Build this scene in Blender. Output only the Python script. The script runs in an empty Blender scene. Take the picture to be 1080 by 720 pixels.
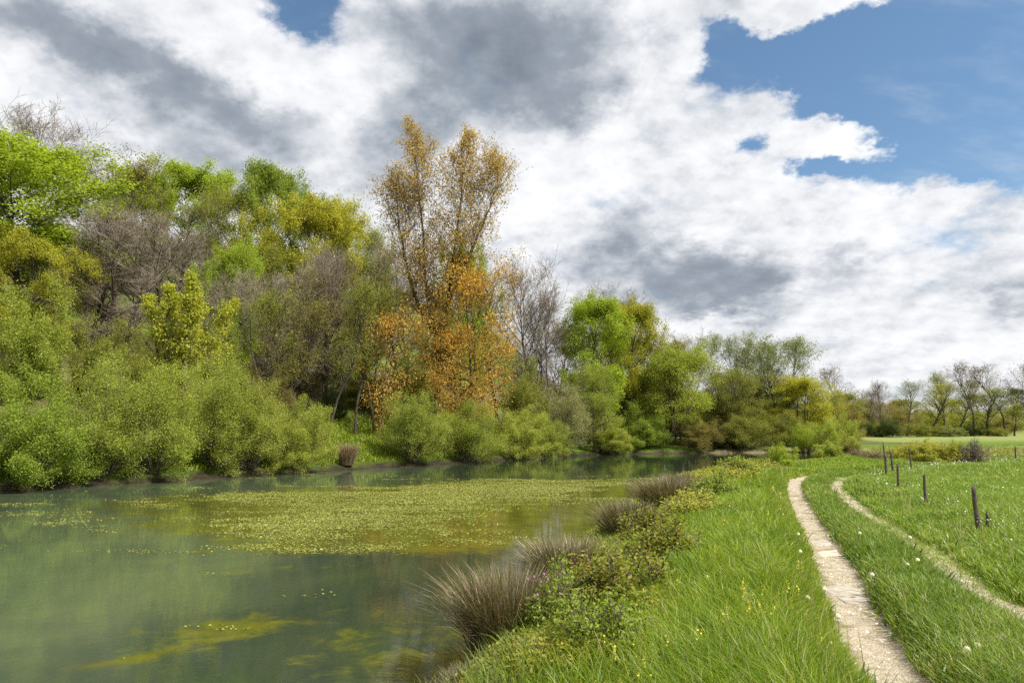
import bpy, math, random
import numpy as np
from math import radians as R

S = bpy.context.scene
COL = S.collection
PI = math.pi

# ------------------------------------------------------------------ camera
F_PX = 720.0                      # focal length in pixels of a 1080 px wide picture (24 mm lens)
PITCH = math.atan(95.0 / F_PX)
EYE = 1.70
cam_d = bpy.data.cameras.new('camera'); cam = bpy.data.objects.new('camera', cam_d); COL.objects.link(cam)
cam_d.sensor_width = 36.0; cam_d.lens = 36.0 * F_PX / 1080.0
cam_d.clip_start = 0.05; cam_d.clip_end = 6000
cam.location = (0, 0, EYE); cam.rotation_euler = (PI / 2 + PITCH, 0, 0)
S.camera = cam

def ray(px, py):
    x = (px - 540) / F_PX; y = (360 - py) / F_PX
    c, s = math.cos(PITCH), math.sin(PITCH)
    return np.array([x, c - y * s, s + y * c])
def at_y(px, py, Y):
    d = ray(px, py); return np.array([0, 0, EYE]) + d * (Y / d[1])
def at_z(px, py, z):
    d = ray(px, py); return np.array([0, 0, EYE]) + d * ((z - EYE) / d[2])
def azel(px, py):
    d = ray(px, py); d = d / np.linalg.norm(d)
    return math.atan2(d[0], d[1]), math.asin(d[2])

# ------------------------------------------------------------------ light
SUN_AZ, SUN_EL = 116.0, 52.0       # degrees clockwise from +Y (the view direction), and above the horizon
S.view_settings.view_transform = 'Standard'; S.view_settings.look = 'None'
S.view_settings.gamma = 1.0; S.view_settings.exposure = 0.50; S.view_settings.use_curve_mapping = False
sd = bpy.data.lights.new('sun', 'SUN'); sun = bpy.data.objects.new('sun', sd); COL.objects.link(sun)
sd.energy = 5.0; sd.angle = R(0.55); sd.color = (1.0, 0.95, 0.86)
sun.location = (60, -10, 60)
sun.rotation_euler = (PI / 2 - R(SUN_EL), 0, PI - R(SUN_AZ))

try:
    S.cycles.max_bounces = 7; S.cycles.diffuse_bounces = 5; S.cycles.glossy_bounces = 3
    S.cycles.transmission_bounces = 5; S.cycles.transparent_max_bounces = 6
    S.cycles.use_adaptive_sampling = True; S.cycles.adaptive_threshold = 0.01; S.cycles.use_denoising = False
    S.cycles.caustics_reflective = False; S.cycles.caustics_refractive = False
except Exception:
    pass

# ------------------------------------------------------------------ node helper
class NT:
    def __init__(self, tree):
        self.t = tree; self.n = tree.nodes; self.l = tree.links
    def put(self, sock, v):
        if v is None: return
        if isinstance(v, bpy.types.NodeSocket): self.l.new(v, sock)
        else:
            if isinstance(v, (tuple, list)) and sock.type == 'RGBA' and len(v) == 3: v = (*v, 1)
            sock.default_value = v
    def m(self, op, a=None, b=None, c=None, clamp=False):
        n = self.n.new('ShaderNodeMath'); n.operation = op; n.use_clamp = clamp
        for i, v in enumerate((a, b, c)): self.put(n.inputs[i], v)
        return n.outputs[0]
    def vm(self, op, a=None, b=None):
        n = self.n.new('ShaderNodeVectorMath'); n.operation = op
        self.put(n.inputs[0], a); self.put(n.inputs[1], b)
        return n.outputs['Value'] if op in ('DOT_PRODUCT', 'LENGTH', 'DISTANCE') else n.outputs[0]
    def scale(self, a, f):
        n = self.n.new('ShaderNodeVectorMath'); n.operation = 'SCALE'
        self.put(n.inputs[0], a); self.put(n.inputs['Scale'], f); return n.outputs[0]
    def noise(self, vec, scale, detail=4, rough=0.55, dist=0.0, color=False):
        n = self.n.new('ShaderNodeTexNoise'); n.noise_dimensions = '3D'
        self.put(n.inputs['Vector'], vec)
        n.inputs['Scale'].default_value = scale; n.inputs['Detail'].default_value = detail
        n.inputs['Roughness'].default_value = rough; n.inputs['Distortion'].default_value = dist
        return n.outputs['Color'] if color else n.outputs['Fac']
    def mix(self, f, a, b, mode='MIX'):
        n = self.n.new('ShaderNodeMix'); n.data_type = 'RGBA'; n.blend_type = mode
        self.put(n.inputs[0], f); self.put(n.inputs[6], a); self.put(n.inputs[7], b); return n.outputs[2]
    def ramp(self, f, stops, interp='LINEAR'):
        n = self.n.new('ShaderNodeValToRGB'); n.color_ramp.interpolation = interp
        e = n.color_ramp.elements
        while len(e) < len(stops): e.new(0.5)
        for k, (p, c) in enumerate(stops):
            e[k].position = p; e[k].color = (*c, 1) if len(c) == 3 else c
        self.put(n.inputs[0], f); return n.outputs[0]
    def smooth(self, x, a, b):
        n = self.n.new('ShaderNodeMapRange'); n.interpolation_type = 'SMOOTHSTEP'
        self.put(n.inputs[0], x); n.inputs[1].default_value = a; n.inputs[2].default_value = b
        n.inputs[3].default_value = 0; n.inputs[4].default_value = 1
        return n.outputs[0]
    def attr(self, name):
        n = self.n.new('ShaderNodeAttribute'); n.attribute_type = 'GEOMETRY'; n.attribute_name = name
        return n.outputs['Fac']
    def comb(self, x, y, z):
        n = self.n.new('ShaderNodeCombineXYZ')
        for i, v in enumerate((x, y, z)): self.put(n.inputs[i], v)
        return n.outputs[0]

# ------------------------------------------------------------------ sky with clouds (by direction)
W = bpy.data.worlds.new('World'); S.world = W; W.use_nodes = True
def build_sky():
    t = NT(W.node_tree)
    for n in list(t.n): t.n.remove(n)
    out = t.n.new('ShaderNodeOutputWorld'); bg = t.n.new('ShaderNodeBackground')
    bg.inputs['Strength'].default_value = 0.074
    t.l.new(bg.outputs[0], out.inputs[0])
    sky = t.n.new('ShaderNodeTexSky'); sky.sky_type = 'NISHITA'; sky.sun_disc = False
    sky.sun_elevation = R(SUN_EL); sky.sun_rotation = R(SUN_AZ)
    sky.air_density = 1.0; sky.dust_density = 0.3; sky.ozone_density = 2.0
    tc = t.n.new('ShaderNodeTexCoord'); D = t.vm('NORMALIZE', tc.outputs['Generated'])
    sep = t.n.new('ShaderNodeSeparateXYZ'); t.l.new(D, sep.inputs[0])
    x, y, z = sep.outputs
    zc = t.m('ADD', t.m('MAXIMUM', z, 0.0), 0.42)
    P = t.comb(t.m('DIVIDE', x, zc), t.m('DIVIDE', y, zc), 0.0)         # a flat cloud layer
    az = t.m('ARCTAN2', x, y); el = t.m('ARCSINE', z)
    warp = t.vm('SUBTRACT', t.noise(P, 4.0, 5, 0.6, color=True), (0.5, 0.5, 0.5))
    A = t.vm('ADD', t.comb(az, el, 0.0), t.vm('MULTIPLY', warp, (0.10, 0.075, 0.0)))
    warp2 = t.vm('SUBTRACT', t.noise(P, 13.0, 8, 0.66, color=True), (0.5, 0.5, 0.5))
    A = t.vm('ADD', A, t.vm('MULTIPLY', warp2, (0.10, 0.07, 0.0)))
    def blobs(lst, vec):
        tot = None
        for (px, py, rx, ry, amp) in lst:
            a0, e0 = azel(px, py)
            ra = abs(azel(px + rx, py)[0] - azel(px - rx, py)[0]) / 2
            re = abs(azel(px, py + ry)[1] - azel(px, py - ry)[1]) / 2
            v = t.vm('MULTIPLY', t.vm('SUBTRACT', vec, (a0, e0, 0)), (1 / ra, 1 / re, 0))
            g = t.m('MULTIPLY', t.m('EXPONENT', t.m('MULTIPLY', t.vm('DOT_PRODUCT', v, v), -1.0)), amp)
            tot = g if tot is None else t.m('ADD', tot, g)
        return tot
    fb = t.noise(P, 3.0, 9, 0.58)
    fine = t.noise(P, 8.5, 8, 0.60)
    # openings onto the blue
    gap = blobs([(318, 8, 46, 30, 1.5), (1010, 95, 150, 78, 1.9), (880, 78, 95, 55, 1.3), (768, 50, 26, 34, 1.3), (812, 48, 46, 20, 1.1), (950, 45, 120, 50, 0.9),
                 (800, 150, 26, 13, 1.0), (868, 174, 32, 9, 1.0), (1075, 165, 60, 40, 1.0), (985, 150, 60, 30, 0.8),
                 (1010, 258, 34, 8, 0.2), (640, 205, 30, 10, 0.2),
                 (880, -4, 70, 15, -1.5), (770, -8, 50, 18, -0.9), (870, 136, 60, 15, -1.1), (915, 152, 50, 12, -1.0), (820, 100, 44, 26, -1.0), (1000, 205, 90, 20, -0.5),
                 (1400, 150, 200, 120, 1.2), (-300, 60, 200, 90, 1.0)], A)
    cover = t.m('ADD', t.m('SUBTRACT', 0.72, gap), t.m('MULTIPLY', t.m('SUBTRACT', fb, 0.5), 1.35))
    cover = t.m('ADD', cover, t.m('MULTIPLY', t.m('SUBTRACT', fine, 0.5), 1.25))
    alpha = t.smooth(cover, -0.12, 0.60)
    veil = t.m('MULTIPLY', t.smooth(t.noise(t.vm('MULTIPLY', P, (1.0, 2.2, 1.0)), 3.2, 7, 0.62), .46, .80), 0.34)
    alpha = t.m('MAXIMUM', alpha, veil)
    # grey cloud bases
    dark = blobs([(40, 18, 110, 34, 0.75), (170, 70, 110, 44, 0.95), (262, 128, 85, 34, 0.75), (150, 150, 90, 30, 0.3), (200, 175, 120, 25, 0.3),
                  (470, 25, 120, 46, 0.85), (560, 85, 125, 50, 1.0), (600, 118, 70, 34, 0.5), (420, 130, 66, 44, 0.75), (330, 185, 130, 40, 0.35),
                  (640, 30, 60, 40, 0.5), (715, 290, 110, 40, 1.05), (780, 305, 60, 26, 0.45), (650, 240, 60, 30, 0.4),
                  (1065, 322, 60, 22, 0.75), (900, 270, 42, 15, 0.55), (870, 368, 90, 10, 0.3), (1010, 395, 90, 9, 0.2), (740, 326, 90, 12, 0.35), (930, 320, 110, 30, -0.35), (860, 345, 90, 14, -0.3),
                  (230, 45, 70, 30, -0.45), (330, 75, 70, 40, -0.5), (690, 120, 60, 60, -0.5), (60, 130, 80, 30, -0.4), (820, 215, 150, 40, -0.4), (590, 215, 50, 40, -0.25)], A)
    # self shading: the density a little nearer the sun against the density here
    sdir = (math.sin(R(SUN_AZ)) * 0.04, math.cos(R(SUN_AZ)) * 0.04 + 0.03, 0.0)
    fine2 = t.noise(t.vm('ADD', P, sdir), 8.5, 8, 0.60)
    fb2 = t.noise(t.vm('ADD', P, (sdir[0] * 2.2, sdir[1] * 2.2, 0)), 3.0, 9, 0.58)
    shade = t.m('ADD', t.m('MULTIPLY', t.m('SUBTRACT', fine2, fine), 1.1), t.m('MULTIPLY', t.m('SUBTRACT', fb2, fb), 1.3))
    soft = t.m('ADD', t.m('MULTIPLY', t.m('SUBTRACT', t.noise(P, 11.0, 5, 0.55), 0.5), 0.28), t.m('ADD', t.m('MULTIPLY', t.m('SUBTRACT', t.noise(P, 4.2, 5, 0.5), 0.47), 0.85), t.m('MULTIPLY', t.m('SUBTRACT', t.noise(P, 1.8, 4, 0.5), 0.5), 0.5)))
    body = t.smooth(t.m('ADD', dark, t.m('MULTIPLY', t.m('SUBTRACT', t.noise(P, 4.4, 8, 0.58), 0.5), 0.80)), 0.02, 1.15)
    dk = t.m('ADD', t.m('ADD', t.m('MULTIPLY', body, 0.72), 0.14), t.m('ADD', t.m('MULTIPLY', shade, 0.9), t.m('MULTIPLY', soft, 0.55)))
    cloud = t.ramp(t.m('MULTIPLY', dk, 0.68), [(0.0, (9.6, 9.7, 9.9)), (0.12, (8.5, 8.65, 8.95)), (0.30, (5.9, 6.2, 6.7)), (0.52, (3.3, 3.75, 4.35)), (0.85, (2.0, 2.35, 2.85))])
    skyc = t.mix(1.0, sky.outputs[0], (1.24, 1.40, 1.38), 'MULTIPLY')
    t.l.new(t.mix(alpha, skyc, cloud), bg.inputs['Color'])
build_sky()

# ------------------------------------------------------------------ mesh and object helpers
def mesh_np(name, V, faces, attrs=None, smooth=False):
    """faces: list of int arrays (n,k); attrs: name -> ('FACE'|'POINT', float array)"""
    me = bpy.data.meshes.new(name)
    V = np.ascontiguousarray(V, dtype=np.float32)
    faces = [f for f in faces if len(f)]
    me.vertices.add(len(V)); me.vertices.foreach_set('co', V.ravel())
    tot = sum(f.size for f in faces); npoly = sum(len(f) for f in faces)
    me.loops.add(tot); me.polygons.add(npoly)
    me.loops.foreach_set('vertex_index', np.concatenate([f.ravel() for f in faces]).astype(np.int32))
    ls, o = [], 0
    for f in faces:
        ls.append(o + np.arange(len(f)) * f.shape[1]); o += f.size
    me.polygons.foreach_set('loop_start', np.concatenate(ls).astype(np.int32))
    if smooth: me.polygons.foreach_set('use_smooth', np.ones(npoly, dtype=bool))
    for k, (dom, a) in (attrs or {}).items():
        at = me.attributes.new(k, 'FLOAT', dom); at.data.foreach_set('value', np.ascontiguousarray(a, dtype=np.float32))
    me.update(calc_edges=True); me.validate()
    return me

def link(name, me, mat=None, parent=None, loc=(0, 0, 0)):
    o = bpy.data.objects.new(name, me); COL.objects.link(o); o.location = loc
    if parent: o.parent = parent
    if mat is not None and me is not None:
        if not me.materials: me.materials.append(mat)
        o.material_slots[0].link = 'OBJECT'; o.material_slots[0].material = mat
    return o
def tag(o, label=None, cat=None, group=None, kind=None):
    if label: o['label'] = label
    if cat: o['category'] = cat
    if group: o['group'] = group
    if kind: o['kind'] = kind
    return o
def empty(name, loc, label, cat, group=None, rz=0.0, sc=(1, 1, 1)):
    o = bpy.data.objects.new(name, None); COL.objects.link(o); o.empty_display_size = 0.3
    o.location = loc; o.rotation_euler = (0, 0, rz); o.scale = sc
    return tag(o, label, cat, group)

def vnoise(x, y, scale, seed=0, octaves=3):
    """value noise 0..1 on numpy arrays"""
    x = np.asarray(x, float); y = np.asarray(y, float)
    rs = np.random.RandomState(seed); T = rs.rand(256, 256); out = 0; amp = 1; tot = 0
    for o in range(octaves):
        u = x / scale * 2 ** o + 17.3 * o; v = y / scale * 2 ** o + 9.1 * o
        i = np.floor(u).astype(int); j = np.floor(v).astype(int); a = u - i; b = v - j
        a = a * a * (3 - 2 * a); b = b * b * (3 - 2 * b)
        g = lambda p, q: T[p % 256, q % 256]
        out = out + amp * ((g(i, j) * (1 - a) + g(i + 1, j) * a) * (1 - b) + (g(i, j + 1) * (1 - a) + g(i + 1, j + 1) * a) * b)
        tot += amp; amp *= 0.5
    return out / tot
def sstep(x, a, b):
    t = np.clip((x - a) / (b - a), 0, 1); return t * t * (3 - 2 * t)

# ------------------------------------------------------------------ terrain
WATER_Z = -1.0
FAR_BANK = np.array([(-110, -110), (-62, -32), (-46, -6), (-34, 13), (-23.5, 30.5), (-12.7, 47.5), (-4, 60), (5.5, 76), (14, 84), (25, 88), (36, 90), (52, 86)], float)
NEAR_SHORE = np.array([(-60, -60), (-7, -12), (-2.2, 0), (-0.8, 6.5), (0.2, 11.5), (2.6, 19), (6.2, 30), (10, 37), (15, 42), (21, 47), (27, 56), (32, 66), (38, 78), (46, 84), (52, 86)], float)
def seg_dist(x, y, L):
    """signed distance to a polyline, positive on its left, with the position along it"""
    x = np.asarray(x, float); y = np.asarray(y, float)
    best = np.full(x.shape, 1e9); sg = np.zeros(x.shape)
    for (a, b) in zip(L[:-1], L[1:]):
        d = b - a; l2 = d @ d
        t = np.clip(((x - a[0]) * d[0] + (y - a[1]) * d[1]) / l2, 0, 1)
        qx = x - a[0] - t * d[0]; qy = y - a[1] - t * d[1]; dd = qx * qx + qy * qy
        s = d[0] * (y - a[1]) - d[1] * (x - a[0]); m = dd < best
        best = np.where(m, dd, best); sg = np.where(m, np.sign(s), sg)
    return np.sqrt(best) * np.where(sg == 0, 1, sg)
def track_pts(lst): return np.array([at_z(px, py, 0.0)[:2] for px, py in lst])
LEFT_TRACK = np.vstack([[(1.35, -2.0), (2.0, 2.0)], track_pts([(953, 720), (914, 667), (893, 623), (878, 587), (862, 560), (845, 533), (837, 513), (840, 504), (856, 498)]), [(14.6, 30.6), (17.5, 34)]])
RIGHT_TRACK = np.vstack([[(3.2, -2.0), (3.75, 2.0)], track_pts([(1070, 640), (1045, 627), (1017, 607), (980, 580), (927, 547), (900, 530), (881, 513), (888, 502)]), [(15.0, 28.6), (18.0, 31.2)]])
def smooth_line(L, n=220):
    d = np.r_[0, np.cumsum(np.hypot(*np.diff(L, axis=0).T))]; s = np.linspace(0, d[-1], n)
    P = np.c_[np.interp(s, d, L[:, 0]), np.interp(s, d, L[:, 1])]
    for _ in range(6):
        P[1:-1] = (P[:-2] + P[1:-1] * 2 + P[2:]) / 4
    return P
LEFT_TRACK = smooth_line(LEFT_TRACK); RIGHT_TRACK = smooth_line(RIGHT_TRACK)
def d_track(x, y):
    a = np.abs(seg_dist(x, y, LEFT_TRACK[::4])); b = np.abs(seg_dist(x, y, RIGHT_TRACK[::4]))
    return a, b
def height(x, y):
    x = np.asarray(x, float); y = np.asarray(y, float)
    df = seg_dist(x, y, FAR_BANK)          # > 0 behind the far bank
    dn = -seg_dist(x, y, NEAR_SHORE)       # > 0 on the near side
    bed = -1.0 - np.clip(np.minimum(-df, -dn), 0, 4) * 0.3
    # near side: a bank that rises to the level of the track
    near = -1.0 + 0.45 * sstep(dn, 0, 0.9) + 0.55 * sstep(dn, 0.5, 3.6)
    near = near + 0.10 * (vnoise(x, y, 3.0, 3) - 0.5) * sstep(dn, 1, 3) + 0.45 * (vnoise(x, y, 26, 5) - 0.5) * sstep(y, 30, 60) * sstep(dn, 2, 12)
    near = near - .42 * sstep(y, 25, 38) * (1 - sstep(dn, 7, 20)) * sstep(dn, 1.5, 4)
    near = near + 14 * sstep(y, 190, 480) + 0.25 * sstep(x, 14, 22) * sstep(y, 8, 16)
    # far side: bank step, then the wooded hill
    amp = 20 * (1 - 0.75 * sstep(x, -16, 22)) * (1 - 0.9 * sstep(x, 15, 50))
    hill = amp * np.clip(df / 50, 0, 1.3) ** 1.35
    far = -1.0 + 0.42 * sstep(df, 0, .6) + 0.5 * sstep(df, .6, 5) + hill + 0.5 * (vnoise(x, y, 9, 8) - 0.5) * sstep(df, 2, 8)
    far = far + 14 * sstep(y, 190, 480) * sstep(x, 0, 80)
    z = np.where(df > 0, far, np.where(dn > 0, near, bed))
    # blend where the pond closes on the right
    a, b = d_track(x, y)
    w = 0.10 * (np.exp(-(a / 0.34) ** 4) + .8 * np.exp(-(b / 0.30) ** 4)) * (np.abs(y) < 60)
    return z - w
def H1(x, y): return float(height(np.array([x]), np.array([y]))[0])

def bank_y(px):
    """depth at which the line of sight through a column meets the far bank"""
    k = (px - 540) / F_PX
    ys = np.linspace(5, 95, 1800); d = seg_dist(k * ys, ys, FAR_BANK)
    i = np.argmax(d > 0); return float(ys[i])

# ------------------------------------------------------------------ materials
def new_mat(name):
    m = bpy.data.materials.new(name); m.use_nodes = True
    t = NT(m.node_tree)
    for n in list(t.n): t.n.remove(n)
    out = t.n.new('ShaderNodeOutputMaterial'); return m, t, out
def leaf_mat(name, stops, trans=0.45, rough=0.55, hue_var=0.5):
    """leaves: each has its own tint; light goes partly through"""
    m, t, out = new_mat(name)
    f = t.attr('rnd'); c = t.ramp(f, stops)
    oi = t.n.new('ShaderNodeObjectInfo')
    v = t.m('ADD', t.m('MULTIPLY', oi.outputs['Random'], 0.36 * hue_var), 1.26 - 0.15 * hue_var)
    hs = t.n.new('ShaderNodeHueSaturation'); t.put(hs.inputs['Color'], c); t.put(hs.inputs['Value'], v); hs.inputs['Saturation'].default_value = .93
    p = t.n.new('ShaderNodeBsdfPrincipled'); t.put(p.inputs['Base Color'], hs.outputs[0])
    p.inputs['Roughness'].default_value = rough; p.inputs['Specular IOR Level'].default_value = 0.25
    tr = t.n.new('ShaderNodeBsdfTranslucent'); t.put(tr.inputs[0], t.mix(1.0, hs.outputs[0], (1.15, 1.1, 0.55), 'MULTIPLY'))
    mx = t.n.new('ShaderNodeMixShader'); mx.inputs[0].default_value = trans
    t.l.new(p.outputs[0], mx.inputs[1]); t.l.new(tr.outputs[0], mx.inputs[2]); t.l.new(mx.outputs[0], out.inputs[0])
    return m
def st(a, b, c): return [(0.0, a), (0.55, b), (1.0, c)]
LM = dict(
    bright=leaf_mat('leaf_bright_green', st((.15, .20, .006), (.27, .36, .010), (.36, .45, .02))),
    green=leaf_mat('leaf_green', st((.12, .17, .012), (.205, .28, .02), (.30, .37, .04))),
    yellowgreen=leaf_mat('leaf_yellow_green', st((.20, .205, .008), (.33, .33, .014), (.44, .42, .025))),
    yellow=leaf_mat('leaf_yellow', st((.23, .26, .012), (.36, .38, .02), (.52, .50, .05))),
    olive=leaf_mat('leaf_olive', st((.13, .145, .018), (.22, .24, .030), (.30, .31, .05))),
    olivebrown=leaf_mat('leaf_olive_brown', st((.13, .115, .03), (.22, .19, .045), (.30, .26, .07))),
    willow=leaf_mat('leaf_willow', st((.15, .19, .018), (.265, .32, .030), (.38, .43, .06))),
    willowlight=leaf_mat('leaf_willow_light', st((.19, .23, .022), (.30, .34, .04), (.41, .44, .08))),
    silver=leaf_mat('leaf_silver', st((.20, .21, .08), (.32, .33, .13), (.46, .44, .23))),
    orange=leaf_mat('leaf_orange', [(0, (.16, .17, .015)), (.2, (.32, .20, .018)), (.55, (.50, .29, .028)), (1, (.62, .42, .07))]),
    tan=leaf_mat('leaf_tan', st((.27, .185, .045), (.42, .29, .07), (.56, .41, .12))),
    dark=leaf_mat('leaf_dark', st((.035, .055, .010), (.07, .10, .018), (.11, .15, .028))),
    greygreen=leaf_mat('leaf_grey_green', st((.12, .15, .045), (.20, .24, .07), (.27, .31, .11))),
    hedge=leaf_mat('leaf_hedge', st((.20, .21, .02), (.33, .34, .035), (.44, .42, .07))),
    redgreen=leaf_mat('leaf_red_green', [(0, (.11, .14, .01)), (.5, (.22, .25, .02)), (.76, (.28, .28, .03)), (.9, (.24, .13, .03)), (1, (.28, .11, .03))]),
    herb=leaf_mat('leaf_herb', [(0, (.09, .13, .012)), (.4, (.19, .22, .02)), (.7, (.30, .30, .03)), (.9, (.34, .27, .04)), (1, (.30, .15, .04))]),
    plant=leaf_mat('leaf_plant', st((.10, .15, .012), (.20, .27, .02), (.32, .38, .05))),
    rush=leaf_mat('rush_blade', [(0, (.09, .12, .015)), (.3, (.10, .095, .03)), (.6, (.15, .105, .065)), (.9, (.23, .175, .12)), (1, (.42, .36, .24))], trans=0.15),
    reed=leaf_mat('dry_reed_blade', [(0, (.14, .09, .05)), (.5, (.26, .18, .11)), (1, (.40, .31, .2))], trans=0.2),
    twig=leaf_mat('twig_purple_brown', [(0, (.12, .095, .07)), (.5, (.21, .165, .125)), (1, (.30, .25, .19))], trans=0.0, rough=.85),
)
def bark_mat(name, a, b):
    m, t, out = new_mat(name)
    tc = t.n.new('ShaderNodeTexCoord')
    n = t.noise(t.vm('MULTIPLY', tc.outputs['Object'], (1, 1, .25)), 6.0, 6, .65)
    p = t.n.new('ShaderNodeBsdfPrincipled'); t.put(p.inputs['Base Color'], t.ramp(n, [(.3, a), (.7, b)]))
    p.inputs['Roughness'].default_value = .9; p.inputs['Specular IOR Level'].default_value = .15
    bp = t.n.new('ShaderNodeBump'); bp.inputs['Strength'].default_value = .6; bp.inputs['Distance'].default_value = .03
    t.put(bp.inputs['Height'], n); t.l.new(bp.outputs[0], p.inputs['Normal']); t.l.new(p.outputs[0], out.inputs[0])
    return m
BK = dict(dark=bark_mat('bark_dark', (.035, .028, .022), (.10, .082, .062)), brown=bark_mat('bark_brown', (.07, .055, .043), (.17, .14, .11)),
          grey=bark_mat('bark_grey', (.08, .072, .06), (.22, .20, .17)))

def ground_mat():
    m, t, out = new_mat('ground')
    geo = t.n.new('ShaderNodeNewGeometry'); P = geo.outputs['Position']
    n1 = t.noise(P, .35, 5, .6); n2 = t.noise(P, 4.0, 6, .65); n3 = t.noise(P, 30.0, 4, .6)
    grass = t.ramp(t.m('ADD', t.m('MULTIPLY', n1, .5), t.m('MULTIPLY', n2, .5)), [(.3, (.055, .10, .012)), (.5, (.10, .165, .018)), (.68, (.155, .20, .03))])
    dry = t.ramp(n2, [(.3, (.15, .185, .05)), (.55, (.22, .25, .075)), (.75, (.29, .30, .12))])
    litter = t.ramp(n2, [(.3, (.045, .05, .015)), (.5, (.10, .082, .04)), (.7, (.17, .14, .075))])
    mud = t.ramp(t.m('ADD', t.m('MULTIPLY', n3, .5), t.m('MULTIPLY', n2, .5)), [(.3, (.014, .012, .008)), (.52, (.036, .028, .018)), (.7, (.085, .065, .04))])
    sand = t.ramp(n3, [(.3, (.20, .16, .09)), (.7, (.34, .28, .17))])
    c = t.mix(t.attr('dry'), grass, dry)
    lf = t.m('MULTIPLY', t.attr('litter'), t.smooth(t.noise(P, .22, 4, .6), .36, .56))
    c = t.mix(lf, c, litter); c = t.mix(t.attr('mud'), c, mud); c = t.mix(t.attr('sand'), c, sand)
    p = t.n.new('ShaderNodeBsdfPrincipled'); t.put(p.inputs['Base Color'], c)
    p.inputs['Roughness'].default_value = .95; p.inputs['Specular IOR Level'].default_value = .1
    bp = t.n.new('ShaderNodeBump'); bp.inputs['Strength'].default_value = .8; bp.inputs['Distance'].default_value = .12
    t.put(bp.inputs['Height'], t.m('ADD', n2, t.m('MULTIPLY', n3, .5))); t.l.new(bp.outputs[0], p.inputs['Normal'])
    t.l.new(p.outputs[0], out.inputs[0]); return m

def path_mat():
    m, t, out = new_mat('gravel_track')
    geo = t.n.new('ShaderNodeNewGeometry'); P = geo.outputs['Position']
    n1 = t.noise(P, 1.6, 5, .6); n2 = t.noise(P, 9, 6, .7); n3 = t.noise(P, 70, 3, .6)
    v = t.n.new('ShaderNodeTexVoronoi'); t.put(v.inputs['Vector'], P); v.inputs['Scale'].default_value = 45
    base = t.ramp(n2, [(.28, (.24, .19, .13)), (.45, (.37, .31, .225)), (.62, (.47, .405, .31)), (.8, (.56, .50, .41))])
    base = t.mix(t.smooth(n1, .52, .68), base, (.24, .185, .11))
    moss = t.smooth(t.m('ADD', t.noise(P, 3.1, 6, .7), t.m('MULTIPLY', t.attr('edge'), .30)), .55, .74)
    base = t.mix(t.m('MULTIPLY', moss, .85), base, t.ramp(n2, [(.3, (.07, .075, .02)), (.7, (.17, .15, .05))]))
    st_ = t.mix(t.smooth(v.outputs['Distance'], .35, .1), base, t.mix(v.outputs['Color'], (.34, .30, .24), (.58, .53, .44)))
    base = t.mix(t.smooth(t.noise(P, 14, 3, .6), .50, .62), base, st_)
    p = t.n.new('ShaderNodeBsdfPrincipled'); t.put(p.inputs['Base Color'], base)
    p.inputs['Roughness'].default_value = .93; p.inputs['Specular IOR Level'].default_value = .15
    bp = t.n.new('ShaderNodeBump'); bp.inputs['Strength'].default_value = .9; bp.inputs['Distance'].default_value = .03
    t.put(bp.inputs['Height'], t.m('ADD', t.m('ADD', n2, t.m('MULTIPLY', n3, .4)), t.m('MULTIPLY', v.outputs['Distance'], -.4)))
    t.l.new(bp.outputs[0], p.inputs['Normal']); t.l.new(p.outputs[0], out.inputs[0]); return m

def water_mat():
    m, t, out = new_mat('pond_water')
    geo = t.n.new('ShaderNodeNewGeometry'); P = geo.outputs['Position']
    n = t.noise(P, .30, 5, .62, .6); n2 = t.noise(P, 1.4, 6, .65, .4)
    silt_and_shade = t.mix(t.attr('silt_and_shade'), t.ramp(n, [(.3, (.016, .030, .020)), (.7, (.034, .050, .024))]), t.ramp(n, [(.3, (.050, .072, .048)), (.55, (.075, .098, .054)), (.8, (.10, .12, .056))]))  # milky silt tone; the dark mix has tree shade and reflection painted in
    weed = t.ramp(n2, [(.3, (.055, .060, .006)), (.7, (.13, .13, .012))])
    w = t.smooth(t.m('ADD', t.attr('weed'), t.m('MULTIPLY', t.m('SUBTRACT', n2, .5), 1.3)), .38, .75)
    c = t.mix(t.m('MULTIPLY', w, .85), silt_and_shade, weed)
    p = t.n.new('ShaderNodeBsdfPrincipled'); t.put(p.inputs['Base Color'], c)
    p.inputs['Roughness'].default_value = .03; p.inputs['Specular IOR Level'].default_value = .68; p.inputs['IOR'].default_value = 1.333
    bp = t.n.new('ShaderNodeBump'); bp.inputs['Strength'].default_value = .035; bp.inputs['Distance'].default_value = .04
    b = t.m('ADD', t.noise(P, 5.0, 3, .5), t.m('MULTIPLY', t.noise(P, 18.0, 2, .5), .25))
    t.put(bp.inputs['Height'], b); t.l.new(bp.outputs[0], p.inputs['Normal'])
    t.l.new(p.outputs[0], out.inputs[0]); return m

def plain_mat(name, c, rough=.8, var=.25, scale=20):
    m, t, out = new_mat(name)
    tc = t.n.new('ShaderNodeTexCoord'); n = t.noise(tc.outputs['Object'], scale, 4, .6)
    a = tuple(k * (1 - var) for k in c); b = tuple(min(1, k * (1 + var)) for k in c)
    p = t.n.new('ShaderNodeBsdfPrincipled'); t.put(p.inputs['Base Color'], t.ramp(n, [(.3, a), (.7, b)]))
    p.inputs['Roughness'].default_value = rough; p.inputs['Specular IOR Level'].default_value = .2
    t.l.new(p.outputs[0], out.inputs[0]); return m

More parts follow.
